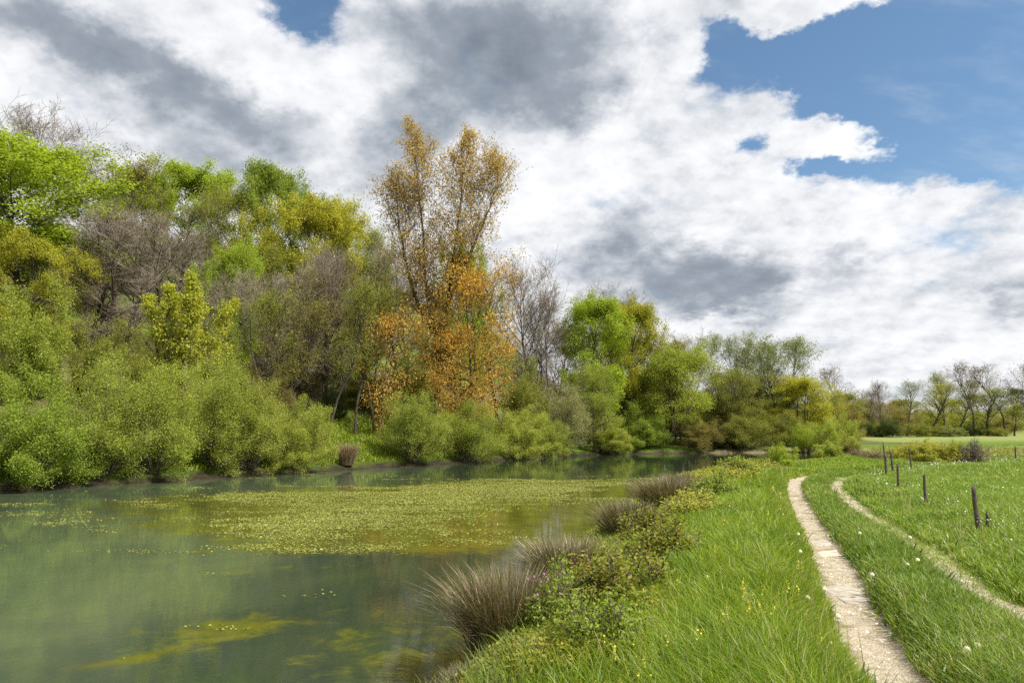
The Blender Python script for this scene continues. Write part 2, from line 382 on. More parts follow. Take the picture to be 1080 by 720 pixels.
# ------------------------------------------------------------------ ground, water, tracks
def build_ground():
    def steps(*segs):
        o = []
        for a, b, s in segs: o += list(np.arange(a, b, s))
        o.append(segs[-1][1]); return np.array(o)
    xs = steps((-1500, -200, 130), (-200, -60, 7), (-60, -10, 1.0), (-10, -3, .5), (-3, 13, .16), (13, 24, .4), (24, 70, 1.2), (70, 300, 10), (300, 1500, 120))
    ys = steps((-300, -40, 26), (-40, 2, 3), (2, 20, .16), (20, 36, .35), (36, 100, 1.0), (100, 260, 6), (260, 600, 20), (600, 2400, 180))
    X, Y = np.meshgrid(xs, ys); x = X.ravel(); y = Y.ravel(); z = height(x, y)
    df = seg_dist(x, y, FAR_BANK); dn = -seg_dist(x, y, NEAR_SHORE)
    far = (df > 0) | (y > 600)
    mud = np.where(df > 0, 1 - sstep(df, .35, .9), np.where(dn > 0, 1 - sstep(dn, .2, 1.2), 1.0)) * (1 - sstep(x, 30, 36) * 0.0)
    sand = np.exp(-((x - 33) / 9) ** 2 - ((y - 87) / 7) ** 2) * 1.4 * sstep(vnoise(x, y, 4, 4), .3, .6)
    gap = np.exp(-((x + 12) / 7) ** 2 - ((y - 56) / 8) ** 2)
    lit = np.clip(sstep(df, 2, 8) * (1 - 1.5 * gap), 0, 1) * (x < 60)
    dry = sstep(y + (vnoise(x, y, 20, 2) - .5) * 16, 48, 66) * (df < 0) * (dn > 1)
    dry = np.maximum(dry, sstep(y, 95, 120) * sstep(x, 40, 60)) * (1 - .5 * sstep(y, 190, 240))
    nx, ny = len(xs), len(ys)
    i = np.arange(nx - 1)[None, :] + np.arange(ny - 1)[:, None] * nx; i = i.ravel()
    F = np.c_[i, i + 1, i + 1 + nx, i + nx]
    me = mesh_np('ground', np.c_[x, y, z], [F], dict(mud=('POINT', mud), sand=('POINT', np.clip(.75 * sand, 0, 1)), litter=('POINT', lit), dry=('POINT', np.clip(dry, 0, 1))), smooth=True)
    tag(link('ground', me, ground_mat()), kind='structure')
build_ground()

# weed on the water: density in the pond's own metres
def weed_density(x, y):
    e = lambda cx, cy, a, b, th: np.exp(-((((x - cx) * math.cos(th) + (y - cy) * math.sin(th)) / a) ** 2 + ((-(x - cx) * math.sin(th) + (y - cy) * math.cos(th)) / b) ** 2) ** 1.05)
    d = .95 * e(-2.0, 30.5, 9.5, 6.3, .42) + .62 * e(3.8, 36.5, 6.5, 3.4, .35) + .50 * e(-3.0, 22.0, 6.0, 5.2, .3) + .34 * e(-11.0, 28.0, 8, 5.0, .35)
    d = d + .5 * e(-4.5, 20.5, 5.5, 1.6, .1) + .58 * e(-2.6, 17.2, 4.6, 1.5, .15) + .5 * e(1.6, 19.0, 2.6, 1.2, .2) + .42 * e(6.4, 33.5, 4, 2.4, .5) + .5 * e(1.4, 15.2, 1.6, .6, .1) + .35 * e(4.0, 26, 2.4, 1.6, .3)
    d = d + .42 * e(-4.0, 10.0, .8, .55, .3) + .5 * e(-4.55, 8.6, .85, .3, .5) + .25 * e(-.9, 8.1, .7, .6, .3) + .2 * e(-5, 14, 2.5, .7, .1)
    return d
def build_water():
    xs = np.r_[np.arange(-115, -30, 5), np.arange(-30, 20, .4), np.arange(20, 60, 2)]; ys = np.r_[np.arange(-110, 0, 6), np.arange(0, 50, .4), np.arange(50, 96, 2)]
    X, Y = np.meshgrid(xs, ys); x = X.ravel(); y = Y.ravel()
    df = seg_dist(x, y, FAR_BANK); dn = -seg_dist(x, y, NEAR_SHORE)
    nx, ny = len(xs), len(ys)
    i = (np.arange(nx - 1)[None, :] + np.arange(ny - 1)[:, None] * nx).ravel()
    F = np.c_[i, i + 1, i + 1 + nx, i + nx]
    ok = ((df < 6) & (dn < 6)); F = F[ok[F].all(1)]
    u = np.unique(F); mp = -np.ones(len(x), int); mp[u] = np.arange(len(u)); F = mp[F]
    wd = np.clip(weed_density(x, y) + .40 * np.exp(-((x + 4) / 13) ** 2 - ((y - 25) / 9) ** 2) + .35 * np.exp(-((x + 3) / 4.5) ** 2 - ((y - 10.0) / 2.4) ** 2) + .3 * np.exp(-((x + 1.2) / 1.2) ** 2 - ((y - 8) / 2.0) ** 2), 0, 1)
    me = mesh_np('water', np.c_[x, y, np.full(len(x), WATER_Z)][u], [F], dict(weed=('POINT', wd[u]), silt_and_shade=('POINT', (1 - sstep(x + 3.0 * (vnoise(x, y, 6, 66) - .5), -7.5, -2.5))[u])), smooth=True)  # water colour darkens to the right, painting in shade and reflection beside the silt
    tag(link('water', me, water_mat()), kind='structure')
build_water()

def build_tracks():
    pm = path_mat()
    for L, w0, seed in ((LEFT_TRACK, .30, 1), (RIGHT_TRACK, .19, 2)):
        d = np.gradient(L, axis=0); d /= np.linalg.norm(d, axis=1)[:, None]; nrm = np.c_[-d[:, 1], d[:, 0]]
        # finer along
        s = np.linspace(0, len(L) - 1, len(L) * 5); k = np.arange(len(L))
        P = np.c_[np.interp(s, k, L[:, 0]), np.interp(s, k, L[:, 1])]; N = np.c_[np.interp(s, k, nrm[:, 0]), np.interp(s, k, nrm[:, 1])]
        q = s * 1.0
        wl = w0 * (1 + 1.1 * (vnoise(P[:, 0], P[:, 1], .6, seed, 4) - .45)); wr = w0 * (1 + 1.1 * (vnoise(P[:, 0] + 31, P[:, 1], .5, seed + 7, 4) - .45))
        m = 9; V = []
        for j in range(m):
            f = -1 + 2 * j / (m - 1); w = np.where(f < 0, wl, wr) * f
            V.append(P + N * w[:, None])
        V = np.stack(V, 1); x = V[..., 0].ravel(); y = V[..., 1].ravel()
        z = height(x, y) + .014
        fr = np.abs(np.linspace(-1, 1, m)); z = z.reshape(-1, m) - .012 * (fr ** 6)[None, :]
        i = (np.arange(m - 1)[None, :] + np.arange(len(P) - 1)[:, None] * m).ravel()
        F = np.c_[i, i + m, i + m + 1, i + 1]
        me = mesh_np('track', np.c_[x, y, z.ravel()], [F], dict(edge=('POINT', np.tile(fr ** 2, len(P)))), smooth=True)
        tag(link('track', me, pm), kind='structure')
build_tracks()

# ------------------------------------------------------------------ tree machinery
def norm(v): return v / np.maximum(np.linalg.norm(v, axis=-1, keepdims=True), 1e-9)
def grow(rs, start, d, length, n, trop=0.0, wander=0.1):
    P = [start]; d = norm(d); step = (length / (n - 1))[:, None]
    for _ in range(n - 1):
        d = norm(d + np.array([0, 0, trop]) / (n - 1) + wander * rs.randn(*d.shape))
        P.append(P[-1] + d * step)
    return np.stack(P, 1)
def spawn(rs, P, Rr, k, s0, s1, ang, ang_sd, lens, n, trop, wander, rr):
    """k children on each parent polyline; lens(parent length, s) gives lengths"""
    B, m, _ = P.shape
    L = np.linalg.norm(np.diff(P, axis=1), axis=2).sum(1)
    s = s0 + (s1 - s0) * (np.arange(k)[None, :] + rs.rand(B, k)) / k
    f = s * (m - 1); i = np.clip(f.astype(int), 0, m - 2); a = (f - i)[..., None]
    b = np.arange(B)[:, None]
    p = P[b, i] * (1 - a) + P[b, i + 1] * a; T = norm(P[b, i + 1] - P[b, i])
    r = Rr[b, i] * (1 - a[..., 0]) + Rr[b, i + 1] * a[..., 0]
    q = rs.randn(B, k, 3); q = norm(q - (q * T).sum(-1, keepdims=True) * T)
    an = np.radians(ang + ang_sd * rs.randn(B, k))[..., None]
    d = T * np.cos(an) + q * np.sin(an)
    ln = lens(L[:, None] * np.ones((1, k)), s) * (.75 + .5 * rs.rand(B, k))
    C = grow(rs, p.reshape(-1, 3), d.reshape(-1, 3), ln.ravel(), n, trop, wander)
    r0 = np.minimum(r * rr, 1).ravel()
    return C, r0[:, None] * np.linspace(1, .35, n)[None, :]
def tubes(P, Rr, k, rs=None):
    B, n, _ = P.shape
    T = norm(np.gradient(P, axis=1)); mean = norm(T.mean(1, keepdims=True))
    ref = np.where(np.abs(mean[..., 2:3]) > .75, np.array([1., 0, 0]), np.array([0, 0, 1.]))
    N = norm(np.cross(T, ref)); M = np.cross(T, N)
    a = np.arange(k) * 2 * PI / k
    V = P[:, :, None, :] + Rr[:, :, None, None] * (N[:, :, None, :] * np.cos(a)[:, None] + M[:, :, None, :] * np.sin(a)[:, None])
    idx = np.arange(B * n * k).reshape(B, n, k); a0 = idx[:, :-1]; a1 = idx[:, 1:]
    F = np.stack([a0, np.roll(a0, -1, 2), np.roll(a1, -1, 2), a1], -1).reshape(-1, 4)
    return V.reshape(-1, 3), F
class Acc:
    def __init__(s): s.V = []; s.F = []; s.n = 0; s.r = []
    def add(s, V, F, r=None):
        s.V.append(V); s.F.append(F + s.n); s.n += len(V)
        if r is not None: s.r.append(r)
    def mesh(s, name, smooth=False):
        ks = sorted({f.shape[1] for f in s.F}); Fs = [np.vstack([f for f in s.F if f.shape[1] == k]) for k in ks]
        at = {}
        if s.r:
            rr = [np.concatenate([r for f, r in zip(s.F, s.r) if f.shape[1] == k]) for k in ks]
            at = dict(rnd=('FACE', np.concatenate(rr)))
        return mesh_np(name, np.vstack(s.V), Fs, at, smooth)
def leaves(rs, C, ln, wd, up=.5, droop=0.0, tint=None):
    """one pointed, slightly folded leaf (two triangles' worth as a quad) at each centre"""
    n = len(C); d = norm(rs.randn(n, 3) + np.array([0, 0, -droop])); nrm = rs.randn(n, 3) + np.array([0, 0, up * 2])
    s = norm(np.cross(d, nrm)); l = (ln * (.6 + .8 * rs.rand(n)))[:, None]; w = (wd * (.6 + .8 * rs.rand(n)))[:, None]
    up_ = norm(np.cross(s, d))
    V = np.stack([C - d * l * .5, C + s * w * .5 + up_ * w * .15, C + d * l * .5, C - s * w * .5 + up_ * w * .15], 1).reshape(-1, 3)
    F = np.arange(4 * n).reshape(n, 4)
    r = np.clip(.5 + .22 * rs.randn(n) if tint is None else tint + .16 * rs.randn(n), 0, 1)
    return V, F, r
def on_twigs(rs, P, per, s0, spread):
    B, m, _ = P.shape; s = s0 + (1 - s0) * rs.rand(B, per); f = s * (m - 1); i = np.clip(f.astype(int), 0, m - 2); a = (f - i)[..., None]; b = np.arange(B)[:, None]
    C = P[b, i] * (1 - a) + P[b, i + 1] * a + spread * rs.randn(B, per, 3)
    return C.reshape(-1, 3)

PROF = dict(
    round=lambda t: np.sin(PI * (.13 + .80 * t)) ** .75,
    tall=lambda t: np.sin(PI * (.16 + .80 * t ** .85)) ** .8,
    cone=lambda t: (1.02 - t) ** .7 * np.minimum(1, .55 + 2.2 * t),
    vase=lambda t: np.sin(PI * (.08 + .70 * t)) ** .9,
)
def make_tree(seed, H, Wd, bole=.12, prof='round', trunk=None, r0=.2, n1=26, n2=7, n3=5, n4=0, el=(12, 70), leaf=(30, .22, .13), spread=.28, lean=0.0, clump=False, bthin=1.0,
              crooked=.05, trop=.5, stems=1, up=.5, tube3=True):
    """returns (trunk mesh, crown mesh). leaf = (count per twig, length, width); n4 gives bare twigs"""
    rs = np.random.RandomState(seed); wood = Acc(); crown = Acc(); prof = PROF[prof]
    if trunk is None:
        st_ = np.zeros((stems, 3)); dirs = np.tile([lean, 0, 1.0], (stems, 1))
        if stems > 1:
            a = np.arange(stems) * 2 * PI / stems + rs.rand(stems); st_[:, 0] = .35 * np.cos(a) * r0 * 3; st_[:, 1] = .35 * np.sin(a) * r0 * 3
            dirs[:, 0] += .26 * np.cos(a); dirs[:, 1] += .26 * np.sin(a)
        TP = grow(rs, st_, dirs, np.full(stems, H * .97) * (.85 + .15 * rs.rand(stems) if stems > 1 else 1), 12, .25 if lean or stems > 1 else 0, crooked)
        TP[:, :, 2] *= (H * .97 / TP[:, -1, 2].max())
    else:
        TP = np.array(trunk, float)
    m = TP.shape[1]; tt = np.linspace(0, 1, m)
    TR = np.tile(r0 * ((1 - tt) ** .8 * .93 + .07), (len(TP), 1)); TR[:, 0] *= 1.35
    V, F = tubes(TP, TR, 8); wood.add(V, F)
    # first order
    B = len(TP); k = n1 // B
    s = bole + (.98 - bole) * ((np.arange(k)[None, :] + rs.rand(B, k)) / k); t = (s - bole) / (1 - bole)
    f = s * (m - 1); i = np.clip(f.astype(int), 0, m - 2); a = (f - i)[..., None]; b = np.arange(B)[:, None]
    p = TP[b, i] * (1 - a) + TP[b, i + 1] * a
    az = (np.arange(k)[None, :] * 2.4 + rs.rand(B, 1) * 6.28 + .5 * rs.randn(B, k)); e = np.radians(el[0] + (el[1] - el[0]) * t ** 1.2 + 8 * rs.randn(B, k))
    d = np.stack([np.cos(az) * np.cos(e), np.sin(az) * np.cos(e), np.sin(e)], -1)
    ln = Wd * .5 * prof(t) * (.72 + .45 * rs.rand(B, k)) / np.maximum(np.cos(e), .55)
    ln = np.minimum(ln, (np.maximum(1.04 * H - p[..., 2], 0) + .06 * H) / np.maximum(np.sin(e), .35) * .9)
    r = (TR[b, i] * .55 * bthin)
    P1 = grow(rs, p.reshape(-1, 3), d.reshape(-1, 3), ln.ravel(), 7, trop, .13); R1 = np.clip(r.ravel(), .01, .09 + r0 * .12)[:, None] * np.linspace(1, .3, 7)[None, :]
    V, F = tubes(P1, R1, 5); wood.add(V, F)
    P2, R2 = spawn(rs, P1, R1, n2, .42 if clump else .22, 1.0, 48, 14, lambda L, s: L * (.44 if clump else .52) * (1.15 - .55 * s), 5, trop * .6, .16, .6)
    V, F = tubes(P2, np.maximum(R2, .012), 3); wood.add(V, F)
    P3, R3 = spawn(rs, P2, R2, n3, .55 if clump else .2, 1.0, 46 if not clump else 60, 16, lambda L, s: np.minimum(L * .55 * (1.15 - .5 * s), .75 if clump else 9), 4, trop * .5, .2, .65)
    if n4:
        V, F = tubes(P3, np.maximum(R3, .010), 3); crown.add(V, F, np.clip(.35 + .2 * rs.randn(len(F)), 0, 1))
        P4, R4 = spawn(rs, P3, R3, n4, .15, 1.0, 40, 16, lambda L, s: np.maximum(L * .7 * (1.15 - .5 * s), .35), 3, trop * .6, .2, .7)
        V, F = tubes(P4, np.full(R4.shape, .0085) * np.linspace(1.1, .5, 3), 3); crown.add(V, F, np.clip(.55 + .2 * rs.randn(len(F)), 0, 1))
    elif tube3:
        V, F = tubes(P3, np.maximum(R3, .008), 3); wood.add(V, F)
    if leaf and leaf[0]:
        C = on_twigs(rs, P3, leaf[0], .15, spread)
        tw = np.repeat(np.clip(.5 + .16 * rs.randn(len(P3)), .1, .9), leaf[0])
        V, F, r = leaves(rs, C, leaf[1], leaf[2], up, tint=tw); crown.add(V, F, r)
    return wood.mesh('trunk', True), crown.mesh('crown')

def make_bush(seed, H, Wd, stems=16, n2=9, n3=5, leaf=(84, .085, .042), spread=.14, el=(6, 88), trop=.4, droop=.0, r0=.035, low=-.4, pw=.75):
    rs = np.random.RandomState(seed); wood = Acc(); crown = Acc()
    az = np.arange(stems) * 2.4 + rs.rand(stems); e = np.radians(el[0] + (el[1] - el[0]) * ((np.arange(stems) + .5) / stems) ** pw)
    d = np.stack([np.cos(az) * np.cos(e), np.sin(az) * np.cos(e), np.sin(e)], -1)
    lx = 1 / np.sqrt((np.cos(e) / (Wd * .5)) ** 2 + (np.sin(e) / H) ** 2)
    ln = lx * (.78 + .25 * rs.rand(stems))
    st_ = np.stack([np.cos(az) * .25, np.sin(az) * .25, np.zeros(stems)], -1) * Wd * .15
    P1 = grow(rs, st_, d, ln, 8, trop * .5, .09); R1 = np.full((stems, 1), r0) * np.linspace(1, .25, 8)[None, :]
    V, F = tubes(P1, R1, 5); wood.add(V, F)
    P2, R2 = spawn(rs, P1, R1, n2, .12, 1.0, 40, 14, lambda L, s: L * .42 * (1.2 - .65 * s), 5, trop, .15, .6)
    V, F = tubes(P2, np.maximum(R2, .006), 3); wood.add(V, F)
    P3, R3 = spawn(rs, P2, R2, n3, .15, 1.0, 40, 16, lambda L, s: L * .55 * (1.2 - .5 * s), 4, trop * .8 - droop, .18, .6)
    V, F = tubes(P3, np.maximum(R3, .004), 3); wood.add(V, F)
    C = on_twigs(rs, P3, leaf[0], .1, spread); C = C[C[:, 2] > low]
    V, F, r = leaves(rs, C, leaf[1], leaf[2], .4, droop); crown.add(V, F, r)
    return wood.mesh('stems', True), crown.mesh('foliage')

PROTO = {}
def extent(meshes):
    co = np.vstack([vcos(m) for m in meshes])
    h = np.percentile(co[:, 2], 99.8); w = np.mean([np.percentile(co[:, k], 98.5) - np.percentile(co[:, k], 1.5) for k in (0, 1)])
    return h, w
def vcos(m):
    a = np.empty(len(m.vertices) * 3, np.float32); m.vertices.foreach_get('co', a); return a.reshape(-1, 3)
def proto(key, size, meshes, parts): PROTO[key] = (extent(meshes), meshes, parts)
TC = ('trunk', 'crown'); SF = ('stem', 'foliage')
proto('oak1', (14, 12), make_tree(11, 14, 12, n1=34, n2=8, n3=6, trop=.25, spread=.29, leaf=(42, .17, .12), clump=True), TC)
proto('oak2', (13, 12), make_tree(12, 13, 12, bole=.18, crooked=.08, r0=.24, n1=32, n2=8, n3=6, trop=.2, spread=.29, leaf=(42, .17, .12), clump=True), TC)
proto('oak3', (15, 10), make_tree(13, 15, 10, bole=.25, el=(15, 70), n1=34, n2=8, n3=6, trop=.25, spread=.29, leaf=(42, .17, .12), clump=True), TC)
proto('ash1', (17, 9), make_tree(21, 17, 9, bole=.3, prof='tall', el=(35, 80), leaf=(30, .16, .09), spread=.34, trop=.6), TC)
proto('ash2', (16, 9), make_tree(22, 16, 9, bole=.25, prof='tall', el=(30, 80), leaf=(20, .16, .08), spread=.36, trop=.6, crooked=.08), TC)
proto('bare1', (15, 10), make_tree(31, 15, 10, bole=.2, n1=26, n2=8, n3=6, n4=4, el=(25, 80), leaf=None, trop=.7, crooked=.06), TC)
proto('bare2', (14, 11), make_tree(32, 14, 11, bole=.15, n1=28, n2=8, n3=6, n4=4, el=(15, 75), leaf=None, trop=.5, crooked=.08, stems=2), TC)
proto('bud1', (15, 10), make_tree(33, 15, 10, bole=.2, n1=26, n2=8, n3=6, n4=2, el=(25, 80), leaf=(7, .15, .09), spread=.25, trop=.7), TC)
proto('poplar', (9, 4.5), make_tree(41, 9, 2.7, bole=.10, prof='cone', stems=8, n1=128, n2=5, n3=3, el=(45, 80), leaf=(16, .13, .085), spread=.14, r0=.07, trop=.9), TC)
proto('slim', (14, 6), make_tree(23, 14, 6, bole=.34, prof='tall', n1=24, n2=6, n3=5, n4=2, el=(35, 80), leaf=(5, .17, .1), spread=.3, trop=.6, crooked=.14, r0=.17), TC)
proto('upright', (14, 6), make_tree(24, 14, 6, bole=.15, prof='vase', stems=4, n1=36, n2=7, n3=5, el=(58, 84), leaf=(14, .17, .08), spread=.24, trop=.8, r0=.12), TC)
proto('alder', (12, 9), make_tree(51, 12, 9, bole=.16, prof='tall', n1=30, stems=3, el=(15, 75), leaf=(50, .15, .09), spread=.26, r0=.15, lean=.15), TC)
proto('alder2', (13, 9), make_tree(52, 13, 9, bole=.14, prof='tall', n1=32, stems=4, el=(25, 78), leaf=(36, .14, .075), spread=.3, r0=.13), TC)
proto('maple', (9, 8), make_tree(61, 9, 8, bole=.1, prof='round', n1=26, n2=7, n3=5, el=(8, 70), leaf=(4, .22, .14), spread=.3, r0=.13), TC)
proto('bush1', (5, 6), make_bush(71, 5, 6), SF)
proto('bush2', (5, 6), make_bush(72, 5, 6, stems=20, trop=.7, leaf=(62, .08, .036)), SF)
proto('bush3', (5, 5), make_bush(73, 5, 5, stems=15, leaf=(90, .088, .052), spread=.16), SF)
proto('bush4', (6, 5), make_bush(74, 6, 5, stems=22, el=(40, 89), trop=.9, leaf=(46, .08, .034), spread=.14), SF)
proto('scrub', (2.2, 3), make_bush(75, 2.2, 3, stems=16, n2=7, n3=4, leaf=(26, .09, .05), spread=.08, r0=.015), SF)
proto('scrubbare', (1.8, 2.6), make_bush(76, 1.8, 2.6, stems=30, n2=9, n3=6, leaf=(2, .07, .04), spread=.05, r0=.014), SF)
proto('fartree1', (18, 11), make_tree(81, 18, 9, bole=.2, prof='tall', n1=24, n2=6, n3=5, n4=3, el=(40, 80), leaf=(4, .30, .18), spread=.5, r0=.34, crooked=.09), TC)
proto('fartree2', (18, 9), make_tree(82, 18, 9, bole=.34, prof='round', n1=18, n2=6, n3=5, n4=4, el=(35, 80), leaf=(2, .3, .2), spread=.5, r0=.30, crooked=.12), TC)
proto('fartree3', (17, 12), make_tree(83, 17, 12, bole=.2, prof='round', n1=26, n2=7, n3=5, n4=1, el=(20, 80), leaf=(9, .34, .22), spread=.5, r0=.3), TC)

def plant(kind, name, cat, label, px, top, wpx, Y, leaf, bark='brown', group=None, rz=None, base=None, sink=.05):
    (h0, w0), (wm, cm), parts = PROTO[kind]
    X = at_y(px, (top + 455) / 2, Y)[0]
    z0 = H1(X, Y) if base is None else base
    w = wpx / F_PX * Y * (.86 if cat == 'bush' else .93); h = at_y(px, top, Y - .2 * w)[2] - z0
    sxy = w / w0; sz = h / h0
    sxy = min(max(sxy, sz * .45), sz * 2.4)
    rs = random.Random(round(px) * 7919 + round(top) * 104729 + len(label))
    e = empty(name, (X, Y, z0 - sink), label, cat, group, rz if rz is not None else rs.uniform(0, 6.28), (sxy, sxy, sz))
    link(parts[0], wm, BK[bark], e); link(parts[1], cm, LM[leaf], e)
    return e

# ------------------------------------------------------------------ the wooded far bank
G_BUSH = 'bushes along the water edge of the far bank'; G_HILL = 'trees on the wooded hillside'; G_END = 'trees at the end of the pond'
def wood(kind, name, label, px, top, w, off, leaf, bark='brown', group=G_HILL, cat='tree', **k):
    return plant(kind, name, cat, label, px, top, w, bank_y(px) + off, leaf, bark, group, **k)
def bush(kind, label, px, top, w, off, leaf, bark='brown', name='willow_bush', **k):
    return wood(kind, name, label, px, top + 8, w, .15 + .28 * off, leaf, bark, G_BUSH, 'bush', **k)

# hillside, back to front, left to right
wood('bare1', 'bare_tree', 'bare twiggy crown showing above the bright green oak at far left', 50, 103, 120, 46, 'twig', 'grey')
wood('bud1', 'budding_tree', 'brown budding tree right of the bright green oak, tall, on the skyline', 118, 150, 110, 34, 'olivebrown')
wood('oak3', 'oak_tree', 'large bright green oak at the far left edge of the wood', 26, 138, 190, 26, 'bright', 'dark')
wood('oak2', 'hawthorn_tree', 'low olive yellow tree under the bright green oak at far left', 34, 238, 110, 21, 'yellowgreen', 'dark')
wood('oak3', 'oak_tree', 'bright green crown on the skyline between brown tree and pale tree', 190, 164, 100, 46, 'bright', 'dark')
wood('oak3', 'oak_tree', 'small bright green crown on the skyline just right of the tall brown tree', 152, 176, 60, 44, 'bright', 'dark')
wood('bare2', 'bare_tree', 'wide bare brown tree in the middle of the left hillside', 160, 205, 150, 20, 'twig', 'dark')
wood('bare1', 'bare_tree', 'bare brown tree with dark trunk below the brown budding tree', 98, 205, 90, 24, 'twig', 'dark')
wood('ash1', 'ash_tree', 'pale olive feathery tree left of the tall dark green tree', 237, 190, 72, 38, 'olive')
wood('oak3', 'oak_tree', 'tall deep green tree with narrow crown on the skyline', 288, 172, 70, 40, 'green', 'dark')
wood('oak2', 'oak_tree', 'small deep green crown behind the yellow green oak', 322, 190, 40, 44, 'green', 'dark')
wood('oak1', 'oak_tree', 'broad yellow green oak in the middle of the hillside', 318, 204, 118, 32, 'yellowgreen', 'dark')
wood('ash2', 'ash_tree', 'thin yellow olive tree right of the broad yellow green oak', 362, 212, 70, 38, 'yellowgreen')
wood('ash2', 'ash_tree', 'sparse pale olive tree in the dip left of the orange poplar', 398, 228, 60, 36, 'olive', 'grey')
wood('oak2', 'maple_tree', 'small vivid green tree in front of the bare hillside trees', 240, 246, 74, 20, 'bright', 'dark')
wood('bare2', 'bare_tree', 'grey brown bare thicket tree below the yellow green oak', 294, 276, 110, 13, 'twig')
wood('bud1', 'budding_tree', 'grey bare tree with a few buds left of the slim dark trunks', 345, 275, 80, 19, 'olivebrown', 'dark')
wood('slim', 'slim_tree', 'slim dark trunked tree at the top of the grass slope', 377, 288, 56, 9.5, 'olive', 'dark')
wood('slim', 'slim_tree', 'thin dark tree between the crooked dark tree and the slim trunks', 350, 292, 56, 8.8, 'olive', 'dark')
wood('slim', 'slim_tree', 'thin dark tree left of the crooked dark tree, over the willows', 296, 306, 60, 8.5, 'olivebrown', 'dark')
wood('slim', 'slim_tree', 'slim dark tree standing close behind the orange leaved maple', 397, 280, 56, 10.5, 'olivebrown', 'dark')
wood('slim', 'slim_tree', 'crooked dark tree at the left end of the grass slope', 322, 300, 66, 8.0, 'olive', 'dark')
wood('bare1', 'bare_tree', 'bare brown tree behind the left stem of the orange poplar', 420, 252, 80, 30, 'twig', 'dark')
wood('oak2', 'oak_tree', 'green tree showing through between the two orange poplar stems', 487, 248, 66, 24, 'bright', 'dark')
wood('bare1', 'bare_tree', 'dark bare tree sweeping up to the right of the orange poplar', 556, 262, 90, 14, 'twig', 'dark')
wood('bare2', 'bare_tree', 'bare brown tree between the orange poplar and the bright green tree', 575, 300, 84, 10, 'twig', 'dark')
wood('bud1', 'budding_tree', 'thin budding tree on the skyline behind the bright green tree', 634, 298, 64, 18, 'olivebrown')
wood('oak3', 'maple_tree', 'vivid green tree right of the bare trees, middle of the picture', 620, 312, 66, 7, 'bright', 'dark')
wood('oak3', 'maple_tree', 'yellow green tree right of the vivid green tree', 661, 318, 56, 7, 'yellowgreen', 'dark')
wood('bud1', 'budding_tree', 'olive brown tree rising behind the yellow green tree', 664, 304, 54, 20, 'olivebrown')
# fill of the wood high on the slope
for i, (px, top, w, off, lf, kd, lab) in enumerate((
        (74, 240, 90, 36, 'olivebrown', 'bud1', 'brownish tree deep in the wood behind the olive yellow tree'), (132, 232, 100, 26, 'twig', 'bare1', 'bare grey tree deep in the wood behind the wide bare tree'),
        (206, 236, 90, 26, 'twig', 'bare1', 'bare tree deep in the wood left of the small vivid green tree'), (262, 250, 80, 30, 'olive', 'ash1', 'olive tree half hidden under the tall deep green tree'),
        (345, 258, 90, 17, 'twig', 'bare2', 'bare brown tree under the right side of the yellow green oak'), (385, 262, 70, 30, 'olive', 'ash1', 'olive tree in the shade left of the bare brown tree'),
        (430, 290, 80, 26, 'olivebrown', 'bud1', 'brown budding tree seen through the orange leaves'), (525, 300, 80, 22, 'olive', 'ash2', 'olive tree behind the right edge of the orange maple'),
        (590, 330, 70, 24, 'olivebrown', 'bud1', 'brown budding tree behind the bare tree left of the vivid green tree'), (645, 340, 70, 22, 'olive', 'ash1', 'olive tree between the vivid and the yellow green tree'))):
    wood(kd, 'wood_tree', lab, px, top, w, off, lf, 'dark')
# the shaded understorey of the hill
for lab, px, top, w, off, lf in (
        ('rounded olive sallow on the slope at the left edge', 34, 292, 100, 13, 'willow'), ('dark thicket at the foot of the brown budding tree', 104, 330, 80, 14, 'olive'),
        ('olive thicket below the wide bare tree', 160, 342, 70, 15, 'olive'), ('green thicket below the small vivid green tree', 236, 334, 60, 13, 'willow'),
        ('brown thicket left of the crooked dark tree', 285, 384, 60, 9, 'olivebrown'), ('dark holly bush between the slim trunks', 352, 400, 30, 15, 'dark'),
        ('dark undergrowth behind the slim trunks', 385, 392, 60, 22, 'olive'), ('olive undergrowth below the bare tree right of the orange poplar', 548, 372, 60, 10, 'olive'),
        ('olive undergrowth behind the tall light green willow', 615, 402, 70, 15, 'olive'), ('shaded undergrowth below the yellow green tree', 660, 400, 60, 17, 'olive'),
        ('dim green undergrowth behind the orange poplar', 440, 362, 80, 18, 'olive'), ('brown undergrowth high on the slope behind the grey thicket tree', 310, 320, 90, 26, 'olivebrown')):
    wood('bush1' if px % 2 else 'bush3', 'thicket_bush', lab, px, top, w, off, lf, 'dark', 'thickets under the hillside trees', 'bush')

# water edge, left to right
bush('bush3', 'rounded fresh green bush at the far left water edge', 36, 384, 125, 2.0, 'green')
bush('bush4', 'upright willow with bare stems right of the far left bush', 118, 362, 100, 2.6, 'willow')
bush('bush2', 'leafy green willow under the yellow poplar at the water', 168, 372, 110, 2.2, 'willow')
wood('poplar', 'young_poplar', 'young poplar with shining yellow leaves above the willow bushes', 192, 292, 78, 6.5, 'yellow', 'grey')
bush('bush4', 'light green willow right of the yellow poplar', 232, 366, 84, 3.0, 'willow')
bush('bush2', 'pale yellow green willow leaning over the water', 264, 392, 100, 2.0, 'willowlight')
bush('bush1', 'low yellow green willow left of the grass slope', 314, 410, 86, 1.8, 'willowlight')
bush('bush4', 'pale willow with upright stems right of the grass slope', 436, 402, 74, 1.6, 'willow')
bush('bush2', 'wide willow under the orange leaves of the poplar', 492, 412, 90, 1.4, 'willow')
bush('bush1', 'yellow green willow right of the orange poplar foot', 548, 420, 74, 1.2, 'willowlight')
bush('bush4', 'silvery willow in flower with a leaning rounded top', 597, 394, 52, 3.2, 'silver', 'grey')
